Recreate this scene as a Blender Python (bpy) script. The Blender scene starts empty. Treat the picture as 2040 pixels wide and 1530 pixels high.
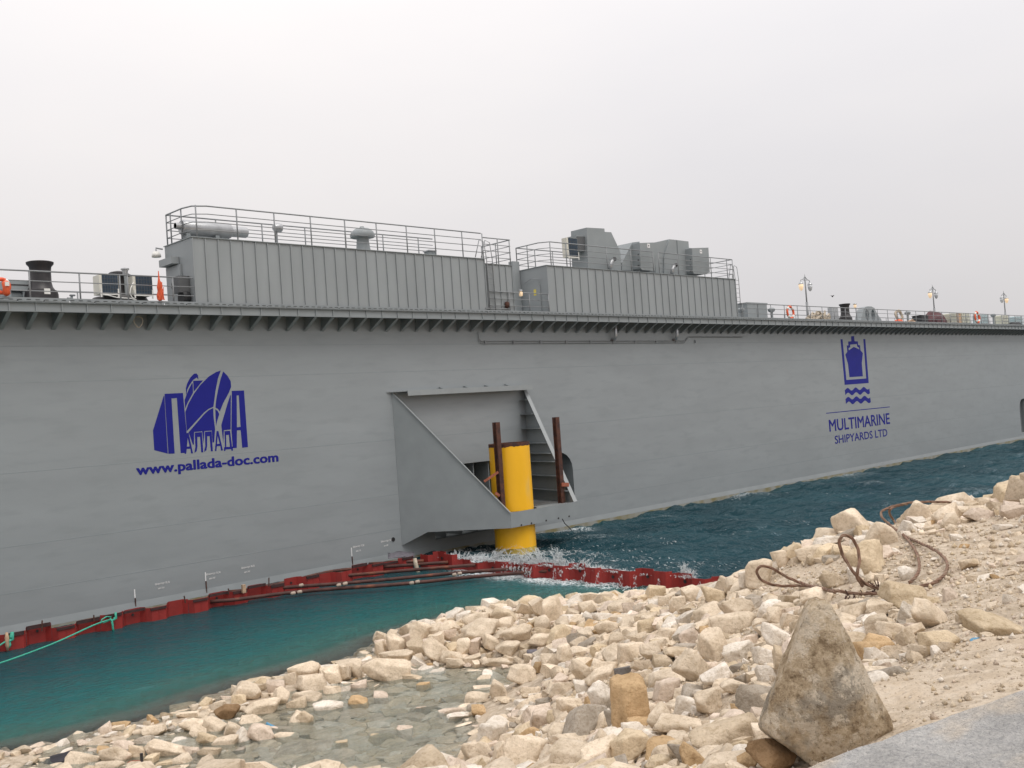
import bpy, bmesh, math, random
import numpy as np
from mathutils import Vector, Matrix, noise

# ------------------------------------------------------------------ camera, sky, sun, exposure
scene = bpy.context.scene
COL = scene.collection
F = 2000.0
CAM_H = 7.0
HEAD, PITCH, ROLL = math.radians(45.7), math.radians(1.535), math.atan(0.0702)


def cam_basis():
    f = np.array([math.cos(HEAD) * math.cos(PITCH), math.sin(HEAD) * math.cos(PITCH), math.sin(PITCH)])
    r0 = np.array([math.sin(HEAD), -math.cos(HEAD), 0.0])
    u0 = np.cross(r0, f)
    c, s = math.cos(ROLL), math.sin(ROLL)
    return c * r0 - s * u0, s * r0 + c * u0, f


RV, UV, FV = cam_basis()
EYE = np.array([0.0, 0.0, CAM_H])
cam_data = bpy.data.cameras.new("camera")
cam_data.sensor_fit = 'HORIZONTAL'
cam_data.sensor_width = 36.0
cam_data.lens = 36.0 * F / 2040.0
cam_data.clip_start = 0.1
cam_data.clip_end = 9000.0
cam = bpy.data.objects.new("camera", cam_data)
COL.objects.link(cam)
m = Matrix.Identity(4)
for i in range(3):
    m[i][0], m[i][1], m[i][2], m[i][3] = RV[i], UV[i], -FV[i], EYE[i]
cam.matrix_world = m
scene.camera = cam

SUN_EL, SUN_DIR = math.radians(60), (0.06, -1.0)
world = bpy.data.worlds.new("World")
scene.world = world
world.use_nodes = True
wn = world.node_tree
wn.nodes.clear()
w_out = wn.nodes.new('ShaderNodeOutputWorld')
w_bg = wn.nodes.new('ShaderNodeBackground')
w_bg.inputs['Strength'].default_value = 0.1
w_sky = wn.nodes.new('ShaderNodeTexSky')
w_sky.sky_type = 'NISHITA'
w_sky.sun_disc = False
w_sky.sun_elevation = SUN_EL
w_sky.sun_rotation = math.atan2(SUN_DIR[0], SUN_DIR[1])
w_sky.dust_density = 4.0
w_hsv = wn.nodes.new('ShaderNodeHueSaturation')
w_hsv.inputs['Saturation'].default_value = 0.25
w_tc = wn.nodes.new('ShaderNodeTexCoord')
w_map = wn.nodes.new('ShaderNodeMapping')
w_map.inputs['Scale'].default_value = (1.0, 1.0, 2.6)
w_noise = wn.nodes.new('ShaderNodeTexNoise')
w_noise.inputs['Scale'].default_value = 1.6
w_noise.inputs['Detail'].default_value = 5.0
w_noise.inputs['Roughness'].default_value = 0.5
w_ramp = wn.nodes.new('ShaderNodeValToRGB')
w_ramp.color_ramp.elements[0].position = 0.30
w_ramp.color_ramp.elements[0].color = (0.725, 0.708, 0.724, 1)
w_ramp.color_ramp.elements[1].position = 0.70
w_ramp.color_ramp.elements[1].color = (0.80, 0.770, 0.765, 1)
w_mul = wn.nodes.new('ShaderNodeVectorMath')
w_mul.operation = 'SCALE'
w_mul.inputs['Scale'].default_value = 10.0
w_mix = wn.nodes.new('ShaderNodeMixRGB')
w_mix.inputs['Fac'].default_value = 0.93
L = wn.links.new
L(w_sky.outputs[0], w_hsv.inputs['Color'])
L(w_tc.outputs['Generated'], w_map.inputs['Vector'])
L(w_map.outputs[0], w_noise.inputs['Vector'])
L(w_noise.outputs['Fac'], w_ramp.inputs['Fac'])
w_sep = wn.nodes.new('ShaderNodeSeparateXYZ')
L(w_tc.outputs['Generated'], w_sep.inputs[0])
w_grad = wn.nodes.new('ShaderNodeMapRange')      # overcast sky: brighter towards the zenith
w_grad.inputs['From Min'].default_value = 0.0
w_grad.inputs['From Max'].default_value = 1.0
w_grad.inputs['To Min'].default_value = 0.86
w_grad.inputs['To Max'].default_value = 2.15
L(w_sep.outputs['Z'], w_grad.inputs['Value'])
w_g2 = wn.nodes.new('ShaderNodeVectorMath')
w_g2.operation = 'SCALE'
L(w_ramp.outputs['Color'], w_g2.inputs[0])
L(w_grad.outputs[0], w_g2.inputs['Scale'])
L(w_g2.outputs[0], w_mul.inputs[0])
L(w_hsv.outputs['Color'], w_mix.inputs[1])
L(w_mul.outputs[0], w_mix.inputs[2])
L(w_mix.outputs[0], w_bg.inputs['Color'])
L(w_bg.outputs[0], w_out.inputs['Surface'])

sun_data = bpy.data.lights.new("sun", 'SUN')
sun_data.energy = 1.15
sun_data.angle = math.radians(32)
sun_data.color = (1.0, 0.96, 0.90)
sun = bpy.data.objects.new("sun", sun_data)
COL.objects.link(sun)
sd = Vector((SUN_DIR[0] * math.cos(SUN_EL), SUN_DIR[1] * math.cos(SUN_EL), math.sin(SUN_EL)))
sun.rotation_euler = sd.to_track_quat('Z', 'Y').to_euler()
sun.location = (0, -20, 60)

scene.view_settings.view_transform = 'Standard'
scene.view_settings.look = 'None'
scene.view_settings.gamma = 1.0
scene.view_settings.exposure = 0.0
scene.view_settings.use_curve_mapping = False
scene.render.engine = 'CYCLES'
scene.cycles.use_denoising = True
scene.cycles.max_bounces = 8
scene.cycles.transparent_max_bounces = 12
scene.cycles.caustics_reflective = False
scene.cycles.caustics_refractive = False

# ------------------------------------------------------------------ measuring the place (survey rays from the camera station)


def ray(x, y):
    return (x - 1020) / F * RV - (y - 765) / F * UV + FV


def on_y(x, y, Y):
    d = ray(x, y)
    return Vector(EYE + d * (Y / d[1]))


def on_z(x, y, Z):
    d = ray(x, y)
    return Vector(EYE + d * ((Z - CAM_H) / d[2]))


def on_x(x, y, X):
    d = ray(x, y)
    return Vector(EYE + d * (X / d[0]))


def at_depth(x, y, t):
    return Vector(EYE + ray(x, y) * t)


def project(p):
    q = np.array(p, float) - EYE
    d = q @ FV
    return 1020 + F * (q @ RV) / d, 765 - F * (q @ UV) / d, d


# ------------------------------------------------------------------ helpers
ORIGIN = {}


def props(o, label=None, cat=None, group=None, kind=None):
    if label: o['label'] = label
    if cat: o['category'] = cat
    if group: o['group'] = group
    if kind: o['kind'] = kind
    return o


def thing(name, label, cat, loc=(0, 0, 0), group=None):
    o = bpy.data.objects.new(name, None)
    o.empty_display_size = 0.3
    COL.objects.link(o)
    o.location = loc
    ORIGIN[o.name] = Vector(loc)
    return props(o, label, cat, group)


class MB:
    def __init__(self):
        self.v, self.f, self.att = [], [], []

    def add(self, vs, fs):
        b = len(self.v)
        self.v += [tuple(p) for p in vs]
        self.f += [tuple(i + b for i in q) for q in fs]
        return self

    def box(self, x0, x1, y0, y1, z0, z1):
        vs = [(x, y, z) for x in (x0, x1) for y in (y0, y1) for z in (z0, z1)]
        return self.add(vs, [(0, 1, 3, 2), (4, 6, 7, 5), (0, 4, 5, 1), (2, 3, 7, 6), (0, 2, 6, 4), (1, 5, 7, 3)])

    def beam(self, a, b, w, h, up=(0, 0, 1)):
        a, b, up = Vector(a), Vector(b), Vector(up)
        d = (b - a).normalized()
        s = d.cross(up)
        if s.length < 1e-4: s = d.cross(Vector((1, 0, 0)))
        s.normalize()
        u = s.cross(d)
        vs = []
        for p in (a, b):
            for i, j in ((-1, -1), (1, -1), (1, 1), (-1, 1)):
                vs.append(p + s * (i * w / 2) + u * (j * h / 2))
        return self.add(vs, [(0, 1, 2, 3), (7, 6, 5, 4), (0, 4, 5, 1), (1, 5, 6, 2), (2, 6, 7, 3), (3, 7, 4, 0)])

    def tube(self, pts, r, n=8, closed=False, caps=True):
        pts = [Vector(p) for p in pts]
        N = len(pts)
        rs = r if isinstance(r, (list, tuple)) else [r] * N
        vs, fs = [], []
        ref = None
        for i, p in enumerate(pts):
            if closed:
                t = pts[(i + 1) % N] - pts[i - 1]
            else:
                t = pts[min(i + 1, N - 1)] - pts[max(i - 1, 0)]
            t.normalize()
            if ref is None:
                ref = Vector((0, 0, 1)) if abs(t.z) < 0.9 else Vector((1, 0, 0))
            s = t.cross(ref)
            if s.length < 1e-5: s = t.orthogonal()
            s.normalize()
            u = s.cross(t).normalized()
            ref = u
            for k in range(n):
                a = 2 * math.pi * k / n
                vs.append(p + (s * math.cos(a) + u * math.sin(a)) * rs[i])
        for i in range(N if closed else N - 1):
            j = (i + 1) % N
            for k in range(n):
                l = (k + 1) % n
                fs.append((i * n + k, i * n + l, j * n + l, j * n + k))
        if caps and not closed:
            fs.append(tuple(range(n - 1, -1, -1)))
            fs.append(tuple((N - 1) * n + k for k in range(n)))
        return self.add(vs, fs)

    def lathe(self, prof, c=(0, 0, 0), n=24, axis='Z'):
        vs, fs = [], []
        c = Vector(c)
        for (r, h) in prof:
            for k in range(n):
                a = 2 * math.pi * k / n
                x, y = r * math.cos(a), r * math.sin(a)
                if axis == 'Z': p = Vector((x, y, h))
                elif axis == 'X': p = Vector((h, x, y))
                else: p = Vector((x, h, y))
                vs.append(c + p)
        for i in range(len(prof) - 1):
            for k in range(n):
                l = (k + 1) % n
                fs.append((i * n + k, i * n + l, (i + 1) * n + l, (i + 1) * n + k))
        fs.append(tuple(range(n - 1, -1, -1)))
        fs.append(tuple((len(prof) - 1) * n + k for k in range(n)))
        return self.add(vs, fs)

    def prism(self, poly, d):
        """solid from a closed 3-D polygon pushed along vector d"""
        poly = [Vector(p) for p in poly]
        d = Vector(d)
        n = len(poly)
        vs = poly + [p + d for p in poly]
        fs = [tuple(range(n - 1, -1, -1)), tuple(range(n, 2 * n))]
        for i in range(n):
            j = (i + 1) % n
            fs.append((i, j, n + j, n + i))
        return self.add(vs, fs)

    def build(self, name, mat, parent=None, smooth=False, local=False, fixn=True, col=None):
        o0 = Vector((0, 0, 0))
        if parent is not None and not local:
            o0 = ORIGIN.get(parent.name, o0)
        me = bpy.data.meshes.new(name)
        me.from_pydata([tuple(Vector(p) - o0) for p in self.v], [], self.f)
        if fixn:
            bm = bmesh.new()
            bm.from_mesh(me)
            bmesh.ops.recalc_face_normals(bm, faces=bm.faces)
            bm.to_mesh(me)
            bm.free()
        me.update()
        if smooth:
            me.shade_smooth()
        if mat: me.materials.append(mat)
        o = bpy.data.objects.new(name, me)
        COL.objects.link(o)
        if parent is not None:
            o.parent = parent
            ORIGIN[o.name] = o0
        return o


def auto_smooth(o, ang=35):
    me = o.data
    me.shade_smooth()
    bm = bmesh.new()
    bm.from_mesh(me)
    for e in bm.edges:
        if len(e.link_faces) == 2 and e.calc_face_angle(0) > math.radians(ang):
            e.smooth = False
    bm.to_mesh(me)
    bm.free()
    return o


def copy_tree(o, parent=None):
    c = o.copy()
    COL.objects.link(c)
    c.parent = parent
    for ch in list(o.children):
        copy_tree(ch, c)
    return c


def part(parent, name, mat, smooth=False, **kw):
    """with-less helper: returns MB whose .done() links it"""
    mb = MB()
    mb.done = lambda: mb.build(name, mat, parent, smooth, **kw)
    return mb


# ------------------------------------------------------------------ materials
def lin(r, g, b):
    f = lambda c: ((c / 255 + 0.055) / 1.055) ** 2.4 if c > 10 else c / 255 / 12.92
    return (f(r), f(g), f(b))


def mat(name, col, rough=0.5, metal=0.0, var=0.12, vscale=1.5, bump=0.0, bscale=20.0, spec=0.5, col2=None, c2lo=0.55, c2hi=0.7, c2scale=3.0, stretch=(1, 1, 1)):
    M = bpy.data.materials.new(name)
    M.use_nodes = True
    nt = M.node_tree
    b = nt.nodes['Principled BSDF']
    b.inputs['Roughness'].default_value = rough
    b.inputs['Metallic'].default_value = metal
    b.inputs['Specular IOR Level'].default_value = spec
    tc = nt.nodes.new('ShaderNodeTexCoord')
    mp = nt.nodes.new('ShaderNodeMapping')
    mp.inputs['Scale'].default_value = stretch
    nt.links.new(tc.outputs['Object'], mp.inputs['Vector'])
    n1 = nt.nodes.new('ShaderNodeTexNoise')
    n1.inputs['Scale'].default_value = vscale
    n1.inputs['Detail'].default_value = 6
    nt.links.new(mp.outputs[0], n1.inputs['Vector'])
    r = nt.nodes.new('ShaderNodeValToRGB')
    r.color_ramp.elements[0].position = 0.3
    r.color_ramp.elements[1].position = 0.7
    r.color_ramp.elements[0].color = tuple(c * (1 - var) for c in col) + (1,)
    r.color_ramp.elements[1].color = tuple(c * (1 + var) for c in col) + (1,)
    nt.links.new(n1.outputs['Fac'], r.inputs['Fac'])
    last = r.outputs['Color']
    if col2:
        n2 = nt.nodes.new('ShaderNodeTexNoise')
        n2.inputs['Scale'].default_value = c2scale
        n2.inputs['Detail'].default_value = 8
        nt.links.new(mp.outputs[0], n2.inputs['Vector'])
        r2 = nt.nodes.new('ShaderNodeValToRGB')
        r2.color_ramp.elements[0].position = c2lo
        r2.color_ramp.elements[1].position = c2hi
        nt.links.new(n2.outputs['Fac'], r2.inputs['Fac'])
        mx = nt.nodes.new('ShaderNodeMixRGB')
        nt.links.new(r2.outputs['Color'], mx.inputs['Fac'])
        nt.links.new(last, mx.inputs[1])
        mx.inputs[2].default_value = tuple(col2) + (1,)
        last = mx.outputs[0]
    nt.links.new(last, b.inputs['Base Color'])
    if bump > 0:
        nb = nt.nodes.new('ShaderNodeTexNoise')
        nb.inputs['Scale'].default_value = bscale
        nb.inputs['Detail'].default_value = 8
        nt.links.new(tc.outputs['Object'], nb.inputs['Vector'])
        bp = nt.nodes.new('ShaderNodeBump')
        bp.inputs['Strength'].default_value = bump
        bp.inputs['Distance'].default_value = 0.05
        nt.links.new(nb.outputs['Fac'], bp.inputs['Height'])
        nt.links.new(bp.outputs['Normal'], b.inputs['Normal'])
    return M


GREY = (0.277, 0.301, 0.314)
M = {}
M['hull'] = mat('hull_paint', GREY, 0.42, var=0.055, vscale=0.5, bump=0.30, bscale=0.8, stretch=(0.35, 1, 1.6), col2=(0.250, 0.274, 0.284), c2lo=0.5, c2hi=0.75, c2scale=1.7)
M['weld'] = mat('weld_bead_paint', (0.25, 0.277, 0.288), 0.5, var=0.05)
M['olive'] = mat('olive_reflection_paint', (0.33, 0.24, 0.03), 0.5, var=0.3, vscale=3)  # olive tone of a reflection, put into the paint colour
M['floats'] = mat('pale_float', (0.40, 0.32, 0.26), 0.7, var=0.15)
M['grey'] = mat('grey_paint', (0.258, 0.283, 0.292), 0.5, var=0.06, vscale=1.2)
M['seam'] = mat('weld_paint', (0.285, 0.308, 0.315), 0.5, var=0.05)
M['house'] = mat('deckhouse_paint', (0.285, 0.308, 0.317), 0.5, var=0.07, vscale=0.9, stretch=(1, 1, 0.3))
M['rail'] = mat('rail_paint', (0.25, 0.262, 0.272), 0.5, var=0.08)
M['galv'] = mat('galvanised_steel', (0.42, 0.43, 0.44), 0.35, 0.6, var=0.14, vscale=3)
M['black'] = mat('black_paint', (0.017, 0.015, 0.017), 0.45, var=0.3, vscale=2.5, col2=(0.05, 0.045, 0.045), c2lo=0.5, c2hi=0.8)
M['white'] = mat('white_paint', (0.75, 0.74, 0.70), 0.45, var=0.05)
M['cream'] = mat('cream_casing', (0.66, 0.64, 0.56), 0.45, var=0.06)
M['coil'] = mat('cooling_fins', (0.03, 0.05, 0.075), 0.4, 0.3, var=0.2, vscale=6)
M['orange'] = mat('orange_plastic', (0.72, 0.11, 0.035), 0.5, var=0.12, vscale=6)
M['blue'] = mat('blue_logo_paint', (0.010, 0.013, 0.215), 0.6, var=0.06, vscale=1.2, spec=0.25)
M['markw'] = mat('white_marking_paint', (0.8, 0.8, 0.8), 0.5, var=0.04)
M['yellow'] = mat('yellow_pile_paint', (0.95, 0.50, 0.012), 0.42, var=0.05, vscale=1.0, col2=(0.78, 0.50, 0.12), c2lo=0.56, c2hi=0.78, c2scale=1.6, stretch=(1, 1, 0.3), bump=0.12, bscale=3)
M['rust'] = mat('rusty_steel', (0.090, 0.035, 0.022), 0.8, var=0.35, vscale=4, bump=0.3, bscale=18, col2=(0.045, 0.022, 0.02), c2lo=0.45, c2hi=0.65)
M['rustpipe'] = mat('rusty_pipe_steel', (0.075, 0.028, 0.022), 0.7, var=0.4, vscale=2.2, bump=0.25, bscale=14, col2=(0.22, 0.07, 0.035), c2lo=0.55, c2hi=0.72, c2scale=1.6)
M['redlead'] = mat('red_oxide_paint', (0.275, 0.022, 0.018), 0.55, var=0.22, vscale=1.6, bump=0.12, bscale=9, col2=(0.15, 0.02, 0.016), c2lo=0.54, c2hi=0.72, c2scale=1.4, stretch=(1, 1, 0.45))
M['reddark'] = mat('dark_waler_steel', (0.045, 0.017, 0.017), 0.7, var=0.35, vscale=5)
M['strap'] = mat('primer_strap', (0.33, 0.10, 0.055), 0.65, var=0.2, vscale=5)
M['cable'] = mat('rusty_wire_rope', (0.20, 0.115, 0.075), 0.85, var=0.35, vscale=9, bump=0.4, bscale=60, col2=(0.28, 0.20, 0.14), c2lo=0.5, c2hi=0.7, c2scale=6)
M['green'] = mat('green_rope', (0.06, 0.42, 0.30), 0.6, var=0.2, vscale=20)
M['wood'] = mat('bare_timber', (0.48, 0.33, 0.22), 0.8, var=0.25, vscale=6)
M['rope'] = mat('beige_rope', (0.42, 0.36, 0.28), 0.85, var=0.25, vscale=9)
M['maroon'] = mat('maroon_tarpaulin', (0.085, 0.025, 0.03), 0.6, var=0.3, vscale=3)
M['plastic'] = mat('translucent_tank', (0.62, 0.62, 0.50), 0.4, var=0.12, vscale=2)
M['tank2'] = mat('pale_blue_tank', (0.45, 0.58, 0.60), 0.4, var=0.1, vscale=2)
M['rubber'] = mat('black_rubber', (0.02, 0.02, 0.022), 0.6, var=0.2, vscale=3)
M['dark'] = mat('dark_interior', (0.10, 0.105, 0.11), 0.7, var=0.1)
M['bluetrash'] = mat('blue_litter', (0.10, 0.30, 0.48), 0.5, var=0.25, vscale=15)
M['fabric'] = mat('black_sheeting', (0.018, 0.016, 0.022), 0.6, var=0.4, vscale=4, bump=0.4, bscale=7)
M['slate'] = mat('violet_grey_sheeting', (0.14, 0.13, 0.15), 0.6, var=0.3, vscale=6)
M['ylabel'] = mat('yellow_label', (0.75, 0.62, 0.12), 0.5, var=0.03)


def lamp_mat():
    Q = bpy.data.materials.new('lit_lamp_glass')
    Q.use_nodes = True
    b = Q.node_tree.nodes['Principled BSDF']
    b.inputs['Base Color'].default_value = (0.8, 0.6, 0.4, 1)
    b.inputs['Emission Color'].default_value = (1.0, 0.74, 0.46, 1)
    b.inputs['Emission Strength'].default_value = 0.42
    return Q


M['lit'] = lamp_mat()
M['lampglass'] = mat('unlit_lamp_glass', (0.52, 0.54, 0.56), 0.2, var=0.1)
M['algae'] = mat('pontoon_paint_with_algae', (0.30, 0.30, 0.27), 0.5, var=0.1, vscale=2, col2=(0.22, 0.19, 0.09), c2lo=0.42, c2hi=0.62, c2scale=1.2)
# ------------------------------------------------------------------ shore terrain, surveyed points (pixel row/column and distance)
CTRL = [(2040, 1400, 5.0), (2040, 1250, 8), (2040, 1100, 13.5), (2040, 990, 22),
        (1850, 1450, 4.75), (1850, 1300, 7.6), (1850, 1150, 13.2), (1850, 1040, 19.5),
        (1660, 1545, 4.4), (1590, 1535, 4.9), (1660, 1400, 6.3), (1660, 1300, 9.5), (1660, 1150, 14.5), (1660, 1070, 18.5),
        (1500, 1530, 6.4), (1500, 1400, 9.5), (1500, 1250, 15), (1500, 1150, 21),
        (1480, 1172, 25), (1300, 1530, 9), (1300, 1400, 12), (1300, 1300, 16), (1300, 1215, 24), (1300, 1190, 30),
        (1150, 1530, 12.5), (1150, 1400, 17), (1150, 1340, 22), (1150, 1270, 26.5), (1150, 1212, 32),
        (1030, 1530, 17.8), (1400, 1180, 29)]
_pts = [tuple(at_depth(*c)) for c in CTRL]
for (x, y, z) in [(700, 1480, -.22), (900, 1480, -.2), (930, 1400, -.2), (1040, 1350, -.15), (800, 1420, -.22), (600, 1525, -.2), (850, 1350, -.12), (760, 1575, -.2), (600, 1585, -.15), (860, 1545, -.1), (700, 1620, -.2), (500, 1610, -.15), (400, 1545, -.1), (860, 1595, -.05),
                  (880, 1285, .2), (1000, 1272, .55), (770, 1345, -.06), (620, 1385, -.08), (440, 1450, -.1), (300, 1490, -.1), (980, 1300, .2),
                  (560, 1430, -.12), (120, 1525, -.12),
                  (0, 1500, -.1), (200, 1458, -.1), (350, 1422, -.12), (450, 1382, -.12), (550, 1350, -.12), (735, 1308, -.05), (775, 1268, .0), (890, 1236, .1), (1030, 1212, .2)]:
    _pts.append(tuple(on_z(x, y, z)))
_pts += [(28.9, 19.0, 0.6), (29.5, 21.5, -0.6), (31.5, 17.0, 0.2), (33, 19, -3), (26, 15.5, 2.2), (29, 12, 2.6),
         (24.5, 28.2, -1.0), (21, 28.5, -1.2), (15, 27.5, -1.2), (9, 26.8, -1.3), (27.5, 26.5, -1.2), (28.5, 23.5, -.7),
         (14, 32, -4), (24, 33, -4), (5, 31, -4), (0, 26.5, -1.4), (0, 24, .1), (-6, 24, .1), (0, 18, 1.2), (5, 14, 1.6), (6.5, 19.5, .1), (3, 8, 4.4), (-4, 10, 4.2),
         (28, 8.6, 4.5), (36, 9.5, 4.3), (36, 16, 0), (45, 9.0, 4.3), (45, 16, -.5), (5, 2.2, 5.34), (0, 2, 5.34), (15, 1.5, 5.3), (25, 1.5, 5.2)]
PTS = np.array(_pts)


def base_prof(Y, X=None):
    if X is not None:
        Y = Y + np.clip(X - 27, 0, 30) * 0.22
    return np.where(Y < 3, 5.3, np.where(Y < 24, 5.3 - (Y - 3) * 5.3 / 21.0, -(Y - 24) * 0.45))


_A = np.sqrt(((PTS[:, None, :2] - PTS[None, :, :2]) ** 2).sum(-1)) + 0.0
_n = len(PTS)
_K = -_A - 0.02 * np.eye(_n)
_K = np.block([[_K, np.ones((_n, 1))], [np.ones((1, _n)), np.zeros((1, 1))]])
_W = np.linalg.solve(_K, np.append(PTS[:, 2] - base_prof(PTS[:, 1], PTS[:, 0]), 0.0))


def terrain_np(X, Y):
    X, Y = np.asarray(X, float), np.asarray(Y, float)
    d = np.sqrt((X[..., None] - PTS[:, 0]) ** 2 + (Y[..., None] - PTS[:, 1]) ** 2)
    r = -(d * _W[:-1]).sum(-1) + _W[-1]
    near = np.clip((14 - d.min(-1)) / 10, 0, 1)
    z = base_prof(Y, X) + np.clip(r, -4, 4) * near
    # quay top under the slab
    k = np.clip((2.6 - (Y + 0.17 * (X - 3.9))) / 1.2, 0, 1) * np.clip((14 - X) / 6, 0, 1)
    z = z * (1 - k) + 5.36 * k
    return np.clip(z, -6, 5.7)


def terrain(x, y):
    return float(terrain_np(np.array([x]), np.array([y]))[0])


def hit_terrain(px, py, dmin=3.0, dmax=60.0, off=0.0):
    ts = np.concatenate([np.linspace(dmin, 14, 120), np.linspace(14.05, dmax, 300)])
    d = ray(px, py)
    P = EYE + ts[:, None] * d
    g = np.maximum(terrain_np(P[:, 0], P[:, 1]), -0.3) + off
    below = np.nonzero(P[:, 2] < g)[0]
    if len(below) == 0: return None
    i = below[0]
    if i == 0: return ts[0]
    a, b = P[i - 1, 2] - g[i - 1], g[i] - P[i, 2]
    return float(ts[i - 1] + (ts[i] - ts[i - 1]) * a / (a + b + 1e-9))


def grid_mesh(name, xs, ys, zf, material, smooth=True):
    XX, YY = np.meshgrid(xs, ys)
    ZZ = zf(XX, YY)
    V = np.stack([XX, YY, ZZ], -1).reshape(-1, 3)
    nx, ny = len(xs), len(ys)
    i = (np.arange(ny - 1)[:, None] * nx + np.arange(nx - 1)[None, :]).reshape(-1)
    Fc = np.stack([i, i + 1, i + nx + 1, i + nx], -1)
    me = bpy.data.meshes.new(name)
    me.vertices.add(len(V)); me.vertices.foreach_set('co', V.reshape(-1))
    me.loops.add(Fc.size); me.loops.foreach_set('vertex_index', Fc.reshape(-1))
    me.polygons.add(len(Fc)); me.polygons.foreach_set('loop_start', np.arange(len(Fc)) * 4)
    me.polygons.foreach_set('loop_total', np.full(len(Fc), 4))
    me.update(calc_edges=True)
    if smooth: me.shade_smooth()
    me.materials.append(material)
    o = bpy.data.objects.new(name, me)
    COL.objects.link(o)
    return o, V


def vnoise(X, Y, s, seed=0):
    out = np.empty(X.shape)
    it = np.nditer([X, Y, out], op_flags=[['readonly'], ['readonly'], ['writeonly']])
    for a, b, c in it:
        c[...] = noise.noise((float(a) * s + seed, float(b) * s - seed, seed * 1.7))
    return out


M['dirt'] = mat('dusty_limestone_dirt', (0.46, 0.375, 0.280), 0.95, var=0.2, vscale=1.3, bump=1.0, bscale=19, spec=0.12, col2=(0.57, 0.48, 0.375), c2lo=0.44, c2hi=0.60, c2scale=7)
def slab_mat():
    S = mat('worn_grey_concrete', (0.40, 0.395, 0.385), 0.9, var=0.16, vscale=2.5, bump=0.9, bscale=55, spec=0.2, col2=(0.56, 0.475, 0.37), c2lo=0.51, c2hi=0.66, c2scale=1.1, stretch=(0.8, 1.7, 1))
    nt = S.node_tree
    b = nt.nodes['Principled BSDF']
    src = b.inputs['Base Color'].links[0].from_socket
    tc = next(n for n in nt.nodes if n.type == 'TEX_COORD')
    n = nt.nodes.new('ShaderNodeTexNoise'); n.inputs['Scale'].default_value = 30; n.inputs['Detail'].default_value = 8; n.inputs['Roughness'].default_value = .75
    nt.links.new(tc.outputs['Object'], n.inputs['Vector'])
    r = nt.nodes.new('ShaderNodeValToRGB')
    r.color_ramp.elements[0].position = .36; r.color_ramp.elements[0].color = (.80, .80, .81, 1)
    r.color_ramp.elements[1].position = .62; r.color_ramp.elements[1].color = (1.22, 1.2, 1.17, 1)
    nt.links.new(n.outputs['Fac'], r.inputs['Fac'])
    m = nt.nodes.new('ShaderNodeMixRGB'); m.blend_type = 'MULTIPLY'; m.inputs[0].default_value = 1
    nt.links.new(src, m.inputs[1]); nt.links.new(r.outputs[0], m.inputs[2])
    nt.links.new(m.outputs[0], b.inputs['Base Color'])
    return S


M['slab'] = slab_mat()
M['slab_plain'] = mat('worn_grey_concrete', (0.33, 0.32, 0.30), 0.9, var=0.2, vscale=2.5, bump=0.5, bscale=45, spec=0.25, col2=(0.52, 0.42, 0.30), c2lo=0.5, c2hi=0.66, c2scale=1.0, stretch=(0.7, 1.5, 1))

xs = np.concatenate([np.arange(-14, 0, 0.5), np.arange(0, 3, .16), np.arange(3, 16, 0.085), np.arange(16, 30, 0.16), np.arange(30, 46, 0.4), np.linspace(47, 150, 26)])
ys = np.concatenate([np.linspace(-40, -6, 9), np.arange(-5, 0, 0.5), np.arange(0, 1.5, .16), np.arange(1.5, 10, .085), np.arange(10, 27, 0.16), np.linspace(27.2, 36, 22)])


def ground_z(X, Y):
    z = terrain_np(X, Y)
    k = np.clip((Y + 0.17 * (X - 3.9) - 2.2) / 0.8, 0, 1)
    z = z + k * (0.055 * vnoise(X, Y, 0.9, 3.1) + 0.035 * vnoise(X, Y, 2.7, 7.7) + 0.02 * vnoise(X, Y, 6.5, 1.7))
    far = (X > 46) & (Y > 30)
    return np.where(far, -6, z)


shore, _ = grid_mesh('shore_ground', xs, ys, ground_z, M['dirt'])
props(shore, 'sloping bank of pale limestone dirt down to the water', kind='structure')

bed = MB()
bed.box(-400, 600, 36, 400, -6.4, -6.0)
o = bed.build('seabed', M['dirt'])
props(o, 'seabed under the dock basin', kind='structure')

# concrete slab of the quay, bottom right corner
sl = MB()
edge = []
rs = random.Random(5)
for i in range(241):
    x = -6 + i * 0.125
    edge.append((x, 2.27 - 0.215 * (min(max(x, -3), 7) - 3.75) + rs.uniform(-.008, .008) + 0.03 * noise.noise((x * 1.3, 0, 0)) + 0.02 * noise.noise((x * 5, 3, 0)), 5.42))
poly = edge + [(24, -14, 5.42), (-6, -14, 5.42)]
sl.prism(poly, (0, 0, -0.35))
o = sl.build('concrete_quay', M['slab'])
props(o, 'grey concrete quay slab dusted with sand in the lower right corner', kind='structure')

# ------------------------------------------------------------------ water
WING_X, WALL_Y = 29.75, 37.55


def rough_mask(X, Y):
    a = np.clip((X - (WING_X + 0.05)) / 0.3, 0, 1)
    b = np.clip((Y - (WALL_Y + 0.1)) / 0.3, 0, 1)
    return np.maximum(a, b)


_rw = np.random.RandomState(11)
WAVES = []
for k in range(46):
    lam = 0.55 * (9.0 / 0.55) ** (_rw.rand() ** 1.3)
    th = math.radians(215) + _rw.normal() * 0.75
    amp = 0.0095 * lam ** 0.62
    WAVES.append((2 * math.pi / lam * math.cos(th), 2 * math.pi / lam * math.sin(th), _rw.rand() * 6.28, amp))


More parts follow.
